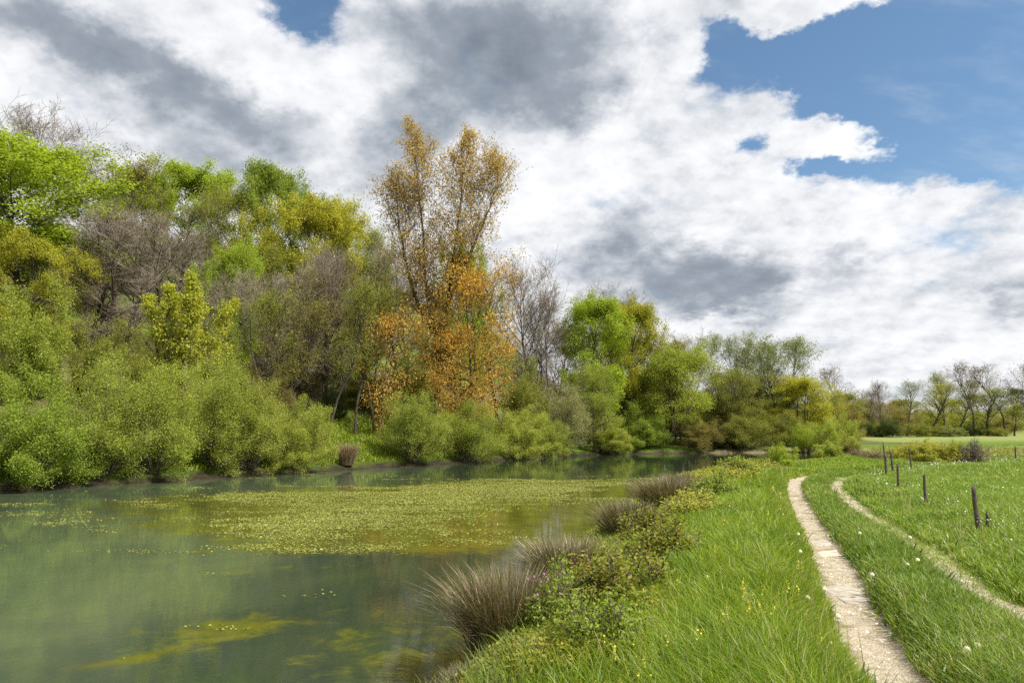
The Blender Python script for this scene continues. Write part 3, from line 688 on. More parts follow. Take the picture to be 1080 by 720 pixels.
bush('bush2', 'green willow hanging over the water beside the silvery willow', 576, 426, 50, 1.0, 'willow')
bush('alder2', 'tall light green willow below the vivid green tree', 628, 372, 66, 2.0, 'willow', name='alder_tree')
bush('bush3', 'low round willow dipping to the water at the corner of the bank', 640, 430, 50, .8, 'willowlight')

# the end of the pond
def endtree(kind, label, px, top, w, Y, leaf, bark='dark', name='alder_tree', cat='tree'):
    return plant(kind, name, cat, label, px, top, w, Y, leaf, bark, G_END)
endtree('alder', 'green alder with dark leaning stems at the water', 706, 362, 84, 91, 'willow')
endtree('alder2', 'olive alder close behind the yellow green tree', 680, 352, 60, 96, 'olive')
endtree('bud1', 'brown budding tree on the skyline above the leaning alder', 722, 346, 56, 108, 'olivebrown')
endtree('oak1', 'orange tinged tree behind the leaning alder', 716, 372, 44, 100, 'yellowgreen')
endtree('upright', 'tall thin grey green tree left of the twin tall willows', 768, 349, 56, 104, 'greygreen', name='ash_tree')
endtree('alder2', 'olive alder with crossing stems right of the leaning alder', 764, 384, 66, 95, 'olive')
endtree('upright', 'broad tall grey green willow, last high crown before the meadow', 820, 353, 80, 102, 'greygreen', name='willow_tree')
endtree('upright', 'feathery grey green willow beside the last high crown', 796, 360, 50, 106, 'greygreen', name='willow_tree')
endtree('alder', 'yellow olive alder at the right end of the pond trees', 846, 394, 64, 98, 'yellowgreen')
endtree('alder2', 'low olive tree stepping down to the meadow', 868, 408, 50, 104, 'olive')
for lab, px, top, w, Y, lf, kd in (
        ('dark green bush hanging over the water at the left of the pond end', 676, 424, 60, 87.5, 'green', 'bush3'), ('brownish bush at the water in the middle of the pond end', 742, 440, 60, 89.5, 'olivebrown', 'bush1'),
        ('olive bush above the bare shore', 790, 428, 70, 91, 'olive', 'bush2'), ('dark bush under the crossing stems of the alder', 770, 446, 44, 90, 'dark', 'bush3'),
        ('bright green sapling bush shining among darker bushes', 848, 444, 34, 88, 'bright', 'bush4'), ('rounded olive bush at the right end of the pond', 880, 436, 58, 84, 'willow', 'bush1'),
        ('olive thicket tree filling the gap left of the broad grey green willow', 790, 388, 80, 110, 'olive', 'bush4'), ('olive brown thicket tree behind the crossing stems', 745, 390, 80, 112, 'olivebrown', 'bush3'),
        ('olive thicket behind the yellow olive alder', 830, 400, 80, 116, 'olive', 'bush3'), ('green thicket behind the leaning alder', 695, 385, 80, 108, 'green', 'bush3'), ('brownish thicket low behind the rounded olive pond bush', 880, 418, 60, 120, 'olivebrown', 'bush1'),
        ('dark bush behind the bright green sapling bush', 832, 432, 44, 93, 'olive', 'bush2')):
    plant(kd, 'pond_bush', 'bush', lab, px, top, w, Y, lf, 'dark', 'bushes at the end of the pond')
plant('scrub', 'willow_sapling', 'sapling', 'small light green sapling on the near bank before the pond end', 822, 466, 34, 37, 'bright', 'brown')

# two tall poplar stems from one fork, with thin tan leaves
def orange_poplar():
    Y = bank_y(458) + 9
    b = at_y(459, 434, Y); z0 = H1(b[0], Y)
    loc = np.array([b[0], Y, z0 - .1])
    rs = np.random.RandomState(5)
    def line(pts):
        P = np.array([at_y(px, py, Y) - loc for px, py in pts])
        d = np.r_[0, np.cumsum(np.linalg.norm(np.diff(P, axis=0), axis=1))]; s = np.linspace(0, d[-1], 14)
        return np.c_[[np.interp(s, d, P[:, k]) for k in range(3)]].T + np.c_[.12 * rs.randn(14) * np.linspace(0, 1, 14), np.linspace(0, 1, 14) * rs.uniform(-1, 1.2), np.zeros(14)]
    a = line([(459, 440), (462, 385), (461, 358), (450, 315), (446, 240), (440, 180), (433, 134)])
    c = line([(460, 440), (464, 385), (463, 356), (472, 318), (480, 255), (487, 190), (493, 136)])
    f = line([(462, 356), (446, 335), (433, 300), (424, 262), (420, 235), (418, 218), (417, 206)])
    g = line([(472, 318), (484, 292), (498, 262), (509, 235), (517, 212), (522, 196), (525, 184)])
    wm, cm = make_tree(91, 27, 7.2, bole=.12, prof='round', trunk=[a, c, f, g], n1=168, n2=7, n3=4, el=(40, 74), leaf=(8, .19, .12), spread=.27, r0=.2, bthin=.42, trop=.9)
    e = empty('poplar_tree', loc, 'tall forked poplar with thin tan and orange leaves, the highest tree', 'tree', G_HILL)
    link('trunk', wm, BK['dark'], e); link('crown', cm, LM['tan'], e)
    # the denser low branches
    wm, cm = make_tree(92, 13, 12, bole=.25, prof='round', n1=30, n2=7, n3=5, el=(0, 70), leaf=(11, .20, .13), spread=.34, r0=.14)
    proto('orange', None, (wm, cm), TC)
orange_poplar()
wood('orange', 'maple_tree', 'rounded maple with dense orange leaves right of the forked poplar', 500, 262, 112, 6.0, 'orange', 'dark')
wood('orange', 'maple_tree', 'low orange maple in front of the forked poplar trunk', 482, 330, 96, 4.6, 'orange', 'dark')
wood('maple', 'maple_tree', 'small thin orange maple left of the forked poplar', 405, 318, 62, 9, 'orange', 'dark')

# ------------------------------------------------------------------ the tree line beyond the meadow
G_FAR = 'trees beyond the meadow'
def far(kind, label, px, top, w, Y, leaf, bark='dark', name='far_tree'):
    return plant(kind, name, 'tree', label, px, top, w, Y, leaf, bark, G_FAR)
far('fartree2', 'bare tree rising above the brown wood at the left of the far tree line', 892, 384, 34, 165, 'twig')
far('fartree3', 'olive tree between pond trees and the far brown wood', 884, 412, 44, 150, 'olive')
far('bare1', 'brown leafless tree left of the slender bare tree', 912, 408, 40, 168, 'twig')
far('bare1', 'slender bare tree standing alone above the brown wood', 929, 399, 22, 160, 'twig')
far('fartree2', 'ivy clad tree with dark trunk and round twiggy top', 954, 399, 36, 152, 'greygreen')
far('fartree3', 'brownish far tree left of the ivy clad tree', 940, 420, 40, 185, 'olivebrown')
far('fartree1', 'yellow green tree right of the ivy clad tree', 978, 401, 40, 156, 'yellowgreen')
far('fartree1', 'tall thin tree with straight trunk behind the yellow green tree', 993, 389, 30, 162, 'olive')
far('fartree1', 'olive far tree with two leaning trunks', 1008, 398, 32, 166, 'olive')
far('fartree2', 'tall bare tree with a dark ball of twigs at its top', 1023, 378, 34, 154, 'twig')
far('fartree1', 'low branching olive tree right of the tall bare tree', 1040, 408, 40, 150, 'olive')
far('fartree2', 'tall crooked bare tree near the right edge', 1057, 380, 38, 150, 'twig')
far('fartree2', 'bare tree cut by the right edge of the picture', 1082, 381, 40, 152, 'twig')
far('fartree3', 'low rounded green tree right of the crooked bare tree', 1068, 424, 34, 170, 'olive')
far('fartree3', 'dark wooded clump on the far hill at the right', 1066, 408, 50, 300, 'dark')
far('fartree3', 'dark evergreen clump on the far hill behind the low branching tree', 1036, 414, 40, 310, 'dark')
far('fartree3', 'yellowish clump of wood behind the straight trunked tree', 1000, 420, 44, 280, 'yellowgreen')
far('fartree3', 'olive clump of wood behind the ivy clad tree', 962, 420, 44, 270, 'olive')
far('fartree3', 'brown clump of wood behind the slender bare tree', 922, 420, 50, 250, 'olivebrown')
for lab, px, top, w, Y, lf in (
        ('brown thicket of the far wood left of the slender bare tree', 905, 420, 50, 172, 'olivebrown'), ('olive brown thicket behind the ivy clad tree', 948, 424, 50, 178, 'olivebrown'), ('olive thicket behind the yellow green far tree', 985, 430, 50, 180, 'olive'),
        ('olive thicket behind the tall bare tree with the twig ball', 1020, 432, 46, 182, 'olive'), ('brown thicket under the crooked bare tree', 1056, 434, 44, 182, 'olivebrown'),
        ('dark bush at the foot of the brown wood', 905, 440, 36, 148, 'dark'), ('dark green bush left of the ivy clad trunk', 938, 438, 30, 146, 'dark'), ('olive bush under the slender bare tree', 922, 442, 28, 150, 'olive'),
        ('olive bush right of the ivy clad trunk', 968, 444, 26, 148, 'olive'), ('blue green low bush under the two leaning trunks', 1004, 449, 24, 146, 'greygreen'), ('olive low bush below the straight trunk', 988, 447, 22, 150, 'olive'),
        ('dark low bush under the low branching tree', 1026, 449, 22, 150, 'dark'), ('olive low bush near the right edge of the tree line', 1052, 450, 24, 148, 'olive')):
    plant('bush1', 'far_bush', 'bush', lab, px, top, w, Y, lf, 'dark', 'bushes under the far tree line')
# hedge scrub at the meadow's near edge
for kd, lab, px, top, w, Y, lf in (
        ('scrub', 'yellow green scrub in the middle of the meadow edge', 985, 462, 46, 42, 'hedge'), ('scrub', 'yellowish scrub right of the tallest fence post', 962, 465, 36, 44, 'hedge'),
        ('scrubbare', 'leafless brown bramble at the right of the scrub', 1024, 461, 32, 41, 'twig'), ('scrub', 'olive scrub between yellow scrub and bare bramble', 1006, 463, 30, 42, 'willow'),
        ('scrubbare', 'brown dead bramble low beside the tallest fence post', 920, 474, 36, 44, 'reed'), ('scrub', 'dark green scrub at the right end of the pond trees', 890, 460, 40, 48, 'olive'),
        ('scrubbare', 'brown dead bramble below the dark green scrub', 904, 472, 30, 46, 'reed'), ('scrub', 'low yellow scrub behind the twin fence posts', 942, 469, 26, 46, 'hedge'),
        ('scrub', 'green scrub under the rounded olive pond bush', 872, 464, 36, 45, 'willow')):
    plant(kd, 'scrub_bush', 'bush', lab, px, top, w, Y, lf, 'brown', 'scrub along the meadow edge')

# ------------------------------------------------------------------ fence posts
def wood_mat(name, a, b):
    m, t, out = new_mat(name)
    tc = t.n.new('ShaderNodeTexCoord'); o = tc.outputs['Object']
    n = t.noise(t.vm('MULTIPLY', o, (1, 1, .08)), 45, 5, .7); n2 = t.noise(o, 9, 4, .6)
    c = t.mix(t.smooth(n2, .5, .68), t.ramp(n, [(.3, a), (.7, b)]), (.17, .16, .11))
    p = t.n.new('ShaderNodeBsdfPrincipled'); t.put(p.inputs['Base Color'], c); p.inputs['Roughness'].default_value = .9
    bp = t.n.new('ShaderNodeBump'); bp.inputs['Strength'].default_value = .8; bp.inputs['Distance'].default_value = .01
    t.put(bp.inputs['Height'], n); t.l.new(bp.outputs[0], p.inputs['Normal']); t.l.new(p.outputs[0], out.inputs[0]); return m
POSTM = wood_mat('weathered_post', (.035, .028, .022), (.13, .105, .08)); WIREM = plain_mat('old_wire', (.12, .11, .10), .5)
def post_mesh(h, r, seed, bend):
    rs = np.random.RandomState(seed); n = 9; k = 10
    zz = np.r_[-.25, np.linspace(0, h, n - 1)]; V = []
    shape = r * (1 + .10 * rs.randn(k))
    for i, z in enumerate(zz):
        t = max(z, 0) / h; rr = shape * (1.12 - .2 * t + .03 * rs.randn(k)); a = np.arange(k) * 2 * PI / k
        cx = bend[0] * (1 - t) ** 2 * h + bend[1] * t * h; zt = z + (.03 * np.cos(a + seed) * (i == n - 1))
        V.append(np.c_[cx + rr * np.cos(a), .02 * math.sin(3 * t + seed) + rr * np.sin(a), np.zeros(k) + zt])
    V = np.vstack(V); idx = np.arange(n * k).reshape(n, k); a0, a1 = idx[:-1], idx[1:]
    F = np.stack([a0, np.roll(a0, -1, 1), np.roll(a1, -1, 1), a1], -1).reshape(-1, 4)
    top = len(V); V = np.vstack([V, V[-k:].mean(0) + [0, 0, -.012]])
    T = np.c_[idx[-1], np.roll(idx[-1], -1), np.full(k, top)]
    return mesh_np('fence_post', V, [T, F])
def tube_mesh(name, pts, r, k=5):
    P = np.array(pts, float)[None]; V, F = tubes(P, np.full(P.shape[:2], r), k); return mesh_np(name, V, [F], smooth=True)
POSTS = [  # px, top, visible foot, radius px, label, bend at foot, lean
    (1032, 514, 558, 3.6, 'thick weathered post nearest the camera, wired to a thin stake', (.10, -.03)),
    (977, 500, 531, 2.3, 'dark upright post second nearest, left of the thick weathered post', (.03, .0)),
    (948, 489, 515, 1.9, 'short dark post with a reddish patch, in front of the twin posts', (0, .01)),
    (935, 478, 502, 1.7, 'leaning post at the left end of the fence, before a taller one', (-.02, .02)),
    (934, 466, 497, 1.3, 'tallest thin post at the left end of the fence, mostly behind another', (.02, -.02)),
    (941.5, 475, 496, 1.9, 'grey post close right of the tallest thin post', (.04, -.03)),
    (961, 472, 492, 1.4, 'thin post alone before the yellow scrub', (.03, -.03)),
    (1017, 474, 491, 1.2, 'thin post before the leafless brown bramble', (.04, -.02)),
    (1072, 470, 488, 1.1, 'thin post at the right edge of the meadow', (0, 0)),
]
for i, (px, top, foot, rp, lab, bend) in enumerate(POSTS):
    d = ray(px, foot); Y = -1.56 / d[2] * d[1]; X = at_y(px, foot, Y)[0]; z = H1(X, Y)
    h = at_y(px, top, Y)[2] - z
    o = link('fence_post', post_mesh(h, .58 * rp / F_PX * Y, 100 + i, (.2 * bend[0], .4 * bend[1])), POSTM, None, (X, Y, z))
    tag(o, lab, 'post', 'fence posts in the meadow')
    if i in (0, 1, 2):
        w = .58 * rp / F_PX * Y
        pts = [(-w * 1.2, -w, h * .38), (w * .9, -w * 1.25, h * .37), (w * 1.5, -w * .3, h * .36), (w * 2.4, .02, h * (.36 if i else .33))] if i else [(-w * 1.1, -w, h * .40), (w, -w * 1.2, h * .38), (w * 2.0, -.02, h * .36), (w * 3.2, 0.02, h * .33)]
        link('wire', tube_mesh('wire', pts, .006), WIREM, o)
    if i == 0:
        x2, z2 = at_y(1041.5, 556, Y)[0], at_y(1041.5, 540, Y)[2]
        s = link('fence_stake', post_mesh(z2 - z, .022, 77, (.03, 0)), POSTM, None, (x2, Y, z))
        tag(s, 'thin short stake wired beside the thick weathered post', 'stake')

# ------------------------------------------------------------------ rushes, reeds and flowering plants of the near bank
def blades(rs, C, h, w, lean, curve=.6, dirx=None):
    """curved tapering blades; arrays of base points, heights, widths and lean lengths"""
    n = len(C); a = rs.rand(n) * 2 * PI; d = np.c_[np.cos(a), np.sin(a), np.zeros(n)] if dirx is None else dirx
    s = np.c_[-d[:, 1], d[:, 0], np.zeros(n)]; tw = rs.randn(n)[:, None] * .8; s = norm(s + d * tw)
    h = h[:, None]; w = w[:, None]; lean = lean[:, None]; up = np.array([0, 0, 1.])
    m1 = C + up * h * .45 + d * lean * .22; m2 = C + up * h * (.80 - .1 * curve) + d * lean * .6; tip = C + up * h * (1.0 - .25 * curve * np.minimum(lean / h, 1)) + d * lean
    V = np.stack([C - s * w * .5, C + s * w * .5, m1 + s * w * .5, m1 - s * w * .5, m2 + s * w * .36, m2 - s * w * .36, tip], 1).reshape(-1, 3)
    o = np.arange(n)[:, None] * 7
    Q = np.vstack([o + np.array([[0, 1, 2, 3]]), o + np.array([[3, 2, 4, 5]])]); T = o + np.array([[5, 4, 6]])
    return V, Q, T
def rush_mesh(seed, n, rad, hgt):
    rs = np.random.RandomState(seed); r = rad * np.sqrt(rs.rand(n)) * .55; a = rs.rand(n) * 2 * PI
    C = np.c_[r * np.cos(a), r * np.sin(a), np.zeros(n) - .05]
    d = norm(np.c_[np.cos(a + .5 * rs.randn(n)), np.sin(a + .5 * rs.randn(n)), np.zeros(n)])
    h = hgt * (.55 + .5 * rs.rand(n)); lean = rad * (.15 + 1.25 * rs.rand(n) ** 1.2) * (.4 + r / rad)
    V, Q, T = blades(rs, C, h, np.full(n, .0085) * (.6 + .8 * rs.rand(n)), lean, .7, d)
    rr = np.clip(.50 + .30 * rs.randn(n), 0, 1)
    return mesh_np('rush_clump', V, [T, Q], dict(rnd=('FACE', np.r_[rr, rr, rr])))
RUSH = [rush_mesh(1, 3200, .62, 1.05), rush_mesh(2, 2400, .5, .95), rush_mesh(3, 2000, .55, .85)]
G_R = 'rush clumps along the near bank'
def rush(i, px, py, Yd, w, h, lab, mat='rush', name='rush_clump'):
    X = at_y(px, py, Yd)[0]; z = H1(X, Yd)
    base = ((.62, 1.05), (.5, .95), (.55, .85))[i]
    o = link(name, RUSH[i], LM[mat], None, (X, Yd, max(z, -1.05))); s = w / F_PX * Yd / (2.4 * base[0])
    o.scale = (s, s, (.86 if mat == 'rush' else 1) * h / F_PX * Yd / base[1]); o.rotation_euler = (0, 0, px * 1.7)
    tag(o, lab, 'rushes', G_R)
rush(0, 536, 660, 7.9, 150, 112, 'large purple brown rush clump in the water at the bottom centre')
rush(1, 496, 704, 6.9, 64, 46, 'drooping rush tuft at the lower left of the large clump')
rush(1, 598, 610, 9.9, 110, 70, 'dark green rush clump right behind the large purple one')
rush(1, 664, 562, 13.6, 84, 58, 'brown rush clump in the middle of the near bank')
rush(0, 704, 536, 17.6, 84, 50, 'purple brown rush clump just beyond the middle one')
rush(2, 722, 524, 22, 60, 34, 'smallest brown rush clump at the far end of the row')
RS_FAR = [(366, 476, .8, 30, 24, 'pinkish dry reed tuft below the grass slope on the far bank')]
for px, py, off, w, h, lab in RS_FAR:
    rush(2, px, py, bank_y(px) + off, w, h, lab, 'reed', 'reed_tuft')

def leafy_mesh(seed, H, Wd, stems, per, ln, wd, spread=.03):
    return make_bush(seed, H, Wd, stems=stems, n2=6, n3=4, leaf=(per, ln, wd), spread=spread, el=(25, 88), trop=.4, r0=.005, low=.02)
LEAFY = [leafy_mesh(201, .75, .9, 18, 9, .036, .024, .04), leafy_mesh(202, .6, .9, 16, 9, .034, .021, .04), leafy_mesh(203, .8, .7, 14, 8, .05, .022, .04)]
G_L = 'leafy plants on the near bank'
def leafy(i, px, py, Y, w, h, lab, mat, flowers=0):
    p = at_y(px, py, Y); z = H1(p[0], Y); b = ((.75, .9), (.6, .9), (.8, .7))[i]
    sx = w / F_PX * Y / b[1]; sz = .8 * h / F_PX * Y / b[0]
    e = empty('flowering_plant' if flowers else 'leafy_plant', (p[0], Y, z - .02), lab, 'flowering plant' if flowers else 'plant', G_L, px * 2.3, (sx, sx, sz))
    link('stem', LEAFY[i][0], BK['brown'], e); link('foliage', LEAFY[i][1], LM[mat], e)
    rs = np.random.RandomState(int(px))
    for k in range(int(flowers * 1.8)):
        a = rs.rand() * 6.28; r = b[1] * .45 * math.sqrt(rs.rand()); q = (r * math.cos(a), r * math.sin(a), b[0] * rs.uniform(.55, 1.12))
        f = link('flower', FLOWER, PINK, e, q); f.rotation_euler = (rs.uniform(-.8, .8), rs.uniform(-.8, .8), a); f.scale = (.48 / sx, .48 / sx, .48 / sz)
PINK = plain_mat('pink_petals', (.50, .17, .36), .7, .3, 30)
def flower_mesh():
    V, F = [], []
    for tier in range(3):
        for k in range(6):
            a = k * PI / 3 + tier * .5; c = np.array([math.cos(a), math.sin(a), 0]); s = np.array([-c[1], c[0], 0]); z = np.array([0, 0, 1.]); r = .032 - .008 * tier; o = z * .014 * tier; n = len(V)
            V += [o + c * .003, o + c * r * .6 + s * .011 + z * .004, o + c * r + z * .012, o + c * r * .6 - s * .011 + z * .004]; F.append([n, n + 1, n + 2, n + 3])
    return mesh_np('flower', np.array(V), [np.array(F)])
FLOWER = flower_mesh()
leafy(2, 583, 672, 7.3, 60, 90, 'plant with pink flowers right of the large purple rush clump', 'plant', 14)
leafy(2, 598, 640, 8.2, 54, 74, 'tall leafy plant with scattered pink flowers behind the nearest one', 'plant', 10)
leafy(1, 562, 712, 6.3, 50, 50, 'low green plant with few pink flowers at the bottom edge', 'plant', 5)
leafy(0, 640, 690, 6.4, 110, 90, 'leafy green bramble at the bottom, between pink flowers and grass', 'plant')
leafy(0, 655, 640, 8.0, 120, 86, 'reddish leaved bramble in the middle of the bank bottom', 'redgreen')
leafy(1, 700, 612, 9.4, 100, 66, 'red tinged bramble beside the tall grass', 'redgreen')
leafy(1, 690, 586, 11.6, 90, 50, 'olive bramble right of the brown rush clump', 'redgreen')
leafy(0, 735, 562, 13.6, 80, 48, 'yellowish leafy plant on top of the bank', 'hedge')
leafy(1, 752, 545, 16.5, 70, 40, 'dark green leafy plant half way along the bank', 'plant')
leafy(0, 770, 528, 20, 66, 34, 'yellow green leafy plant beyond the dark green one', 'hedge')
leafy(1, 780, 515, 25, 56, 26, 'olive leafy plant near the far end of the bank', 'willow')
leafy(1, 735, 535, 18.5, 50, 30, 'red tinged bramble behind the purple rush clump', 'redgreen')
leafy(0, 796, 503, 31, 46, 20, 'yellowish leafy plant at the far end of the bank', 'hedge')
leafy(2, 708, 546, 15.6, 30, 26, 'small plant with pink flowers beside the middle rush clump', 'plant', 6)
leafy(1, 668, 596, 10.2, 46, 34, 'small plant with pink flowers under the brown rush clump', 'redgreen', 5)

# ------------------------------------------------------------------ grass (uncountable)
def grass_mat(name, stops, trans=.42):
    m, t, out = new_mat(name)
    geo = t.n.new('ShaderNodeNewGeometry')
    n = t.noise(geo.outputs['Position'], .9, 4, .6)
    f = t.m('ADD', t.attr('rnd'), t.m('MULTIPLY', t.m('SUBTRACT', n, .5), .8), clamp=True)
    c = t.ramp(f, stops)
    p = t.n.new('ShaderNodeBsdfPrincipled'); t.put(p.inputs['Base Color'], c); p.inputs['Roughness'].default_value = .40; p.inputs['Specular IOR Level'].default_value = .34
    tr = t.n.new('ShaderNodeBsdfTranslucent'); t.put(tr.inputs[0], t.mix(1.0, c, (1.1, 1.1, .6), 'MULTIPLY'))
    mx = t.n.new('ShaderNodeMixShader'); mx.inputs[0].default_value = trans
    t.l.new(p.outputs[0], mx.inputs[1]); t.l.new(tr.outputs[0], mx.inputs[2]); t.l.new(mx.outputs[0], out.inputs[0]); return m
GM_BANK = grass_mat('bank_grass', [(0, (.095, .165, .008)), (.35, (.175, .275, .012)), (.65, (.26, .36, .018)), (.88, (.37, .43, .04)), (1, (.54, .50, .20))])
GM_RIDGE = grass_mat('ridge_grass', [(0, (.085, .155, .014)), (.4, (.155, .25, .02)), (.75, (.24, .33, .04)), (1, (.48, .45, .20))])
GM_MEADOW = grass_mat('meadow_grass', [(0, (.11, .18, .015)), (.4, (.195, .30, .026)), (.75, (.28, .38, .048)), (1, (.48, .48, .17))])
GM_SLOPE = grass_mat('slope_grass', [(0, (.14, .20, .015)), (.5, (.25, .32, .022)), (1, (.38, .42, .05))])

def scatter_polar(rs, n, r0, r1, a0, a1, pw=.5):
    """density falls with distance from the eye so that near blades are many"""
    u = rs.rand(n); r = (u * (r1 ** pw - r0 ** pw) + r0 ** pw) ** (1 / pw); a = np.radians(a0 + (a1 - a0) * rs.rand(n))
    return r * np.sin(a), r * np.cos(a), r
def grass_obj(name, label, mat, x, y, h, w, lean, rs, cat='grass', rnd=None, wind=.12):
    z = height(x, y); n = len(x); a = rs.rand(n) * 2 * PI
    d = norm(np.c_[np.cos(a) + wind, np.sin(a) * 1.0 - wind * .3, np.zeros(n)])
    V, Q, T = blades(rs, np.c_[x, y, z - .01], h, w, lean, .8, d)
    rr = np.clip((.42 + .2 * rs.randn(n)) if rnd is None else rnd, 0, 1)
    me = mesh_np(name, V, [T, Q], dict(rnd=('FACE', np.r_[rr, rr, rr])))
    return tag(link(name, me, mat), label, cat, kind='stuff')
def side_of_left(x, y): return seg_dist(x, y, LEFT_TRACK[::4])     # > 0 on the water side
def side_of_right(x, y): return seg_dist(x, y, RIGHT_TRACK[::4])
def build_grass():
    rs = np.random.RandomState(42)
    x, y, r = scatter_polar(rs, 1350000, 3.2, 62, -16, 47)
    dn = -seg_dist(x, y, NEAR_SHORE); sl = side_of_left(x, y); sr = side_of_right(x, y)
    a = np.abs(sl); b = np.abs(sr); dt = np.minimum(a, b)
    ragged = .25 + .16 * (vnoise(x, y, .5, 11) - .5)
    on = dt < ragged; weedy = rs.rand(len(x)) < .05 + .38 * sstep(vnoise(x, y, .7, 12), .5, .68) + (b < ragged) * (.12 + .62 * sstep(y, 8.0, 10) * sstep(16 - y, 0, 4))
    past = (y > 29.5)
    keep = (dn > .6) & (~on | weedy | past) & (rs.rand(len(x)) < .22 + .78 * sstep(dn + 1.4 * (vnoise(x, y, 1.2, 19) - .5), 1.5, 2.6)); x, y, r, dn, sl, sr, a, b, dt, on = [q[keep] for q in (x, y, r, dn, sl, sr, a, b, dt, on)]
    n = len(x); edge = sstep(dt, .2, .8); patch = vnoise(x, y, 1.3, 21); tall = vnoise(x, y, 3.5, 22)
    zone = np.where((sl > 0) & (dt > 0), 0, np.where(sr > 0, 1, 2))     # water side, between the tracks, meadow
    u = rs.rand(n)
    h = np.where(zone == 0, (.13 + .26 * edge) * (.55 + .95 * tall), np.where(zone == 1, (.07 + .13 * sstep(dt, .15, .6)) * (.6 + .9 * patch), (.10 + .24 * sstep(b, .3, 2.2)) * (.6 + .9 * tall)))
    h = h * (.55 + .7 * u); h = np.where(on & (y < 29.5), np.where(b < a, .045 + .05 * u, .025 + .03 * u), h) * (1 - .4 * sstep(y, 22, 36))
    w = (.0024 + .00064 * r) * (.7 + .6 * rs.rand(n)); w = np.where(on, w * .7, w)
    lean = h * (.25 + .75 * rs.rand(n))
    rnd = .38 + .23 * rs.randn(n) + .34 * (vnoise(x, y, .5, 29) - .5) + .3 * (patch - .5) + np.where(rs.rand(n) < .06, .5, 0) + .30 * (1 - sstep(dt, .25, .55)) * rs.rand(n)
    for zi, nm, lab, mt in ((0, 'bank_grass', 'lush tall bright grass between the track and the pond bank', GM_BANK), (1, 'ridge_grass', 'short grass strip between the two wheel tracks', GM_RIDGE), (2, 'meadow_grass', 'meadow grass around the fence posts right of the track', GM_MEADOW)):
        k = zone == zi
        grass_obj(nm, lab, mt, x[k], y[k], h[k], w[k], lean[k], rs, rnd=rnd[k])
    # flowering grass stalks standing above the rest
    x, y, r = scatter_polar(rs, 16000, 4, 32, -10, 44, .5); dn = -seg_dist(x, y, NEAR_SHORE); sl = side_of_left(x, y); sr = side_of_right(x, y)
    k = (dn > 1.2) & (np.abs(sl) > .35) & (np.abs(sr) > .4) & (rs.rand(len(x)) < np.where((sl > 0) | (sr < 0), .5, .15) * sstep(vnoise(x, y, 1.6, 71), .35, .65)); x, y, r = x[k], y[k], r[k]; n = len(x)
    hh = np.where(side_of_left(x, y) > 0, .50, .40) * (.7 + .5 * rs.rand(n))
    grass_obj('grass_stalks', 'pale thin flowering grass stalks standing above the green grass', grass_mat('grass_stalk', [(0, (.22, .24, .05)), (.5, (.36, .33, .12)), (1, (.52, .46, .26))]), x, y, hh, .0028 + .0005 * r, hh * (.1 + .5 * rs.rand(n) ** 2), rs, rnd=rs.rand(n))
    # broad weed leaves low in the grass
    x, y, r = scatter_polar(rs, 50000, 3.8, 26, -8, 45, .5); dn = -seg_dist(x, y, NEAR_SHORE); dt = np.minimum(*[np.abs(q) for q in (side_of_left(x, y), side_of_right(x, y))])
    k = (dn > 1.2) & (dt > .2) & (rs.rand(len(x)) < .9 * sstep(vnoise(x, y, .8, 73), .5, .68)); x, y, r = x[k], y[k], r[k]; n = len(x)
    grass_obj('low_weeds', 'broad dark leaves of low weeds in the grass', grass_mat('weed_leaf', [(0, (.06, .11, .015)), (.5, (.12, .19, .02)), (1, (.22, .27, .035))]), x, y, .07 + .16 * rs.rand(n), .014 + .001 * r, .06 + .1 * rs.rand(n), rs, 'weeds', rnd=rs.rand(n))
    # far meadow tufts
    x, y, r = scatter_polar(rs, 60000, 45, 150, 18, 42, .8); k = -seg_dist(x, y, NEAR_SHORE) > 2; x, y, r = x[k], y[k], r[k]
    grass_obj('far_meadow_grass', 'pale dry grass of the far meadow before the tree line', grass_mat('dry_meadow_grass', [(0, (.17, .20, .035)), (.5, (.26, .27, .06)), (1, (.38, .35, .13))]), x, y, .06 + .14 * rs.rand(len(x)), .03 + .0006 * r, .1 * np.ones(len(x)), rs)
    # grass slope on the far bank
    n = 90000; x = -26 + 28 * rs.rand(n); y = 38 + 36 * rs.rand(n); df = seg_dist(x, y, FAR_BANK); k = (df > .6) & (df < 13) & (rs.rand(n) < .35 + sstep(vnoise(x, y, 5, 31), .35, .6)); x, y = x[k], y[k]
    grass_obj('slope_grass', 'bright grass on the slope under the slim trees of the far bank', GM_SLOPE, x, y, .15 + .25 * rs.rand(len(x)), .04 + .03 * rs.rand(len(x)), .15 * np.ones(len(x)), rs)
    # sedge fringe of the near water edge
    n = 60000; t = rs.rand(n); s = 3 + 50 * t ** 1.6; yy = s; xx = np.interp(yy, NEAR_SHORE[:, 1], NEAR_SHORE[:, 0]) + rs.uniform(-.15, 1.1, n)
    k = rs.rand(n) < .25 + .75 * sstep(vnoise(xx, yy, 1.4, 33), .4, .6); xx, yy = xx[k], yy[k]; n = len(xx)
    hh = (.2 + .32 * rs.rand(n)) * (.6 + .6 * vnoise(xx, yy, 2.2, 34))
    grass_obj('sedge', 'brown and green sedge fringe along the near water edge', LM['rush'], xx, yy, hh, .006 + .0006 * yy, hh * (.3 + .6 * rs.rand(n)), rs, 'sedge', rnd=.16 + .22 * rs.randn(n) + .5 * (vnoise(xx, yy, 2.2, 35) - .5))
build_grass()
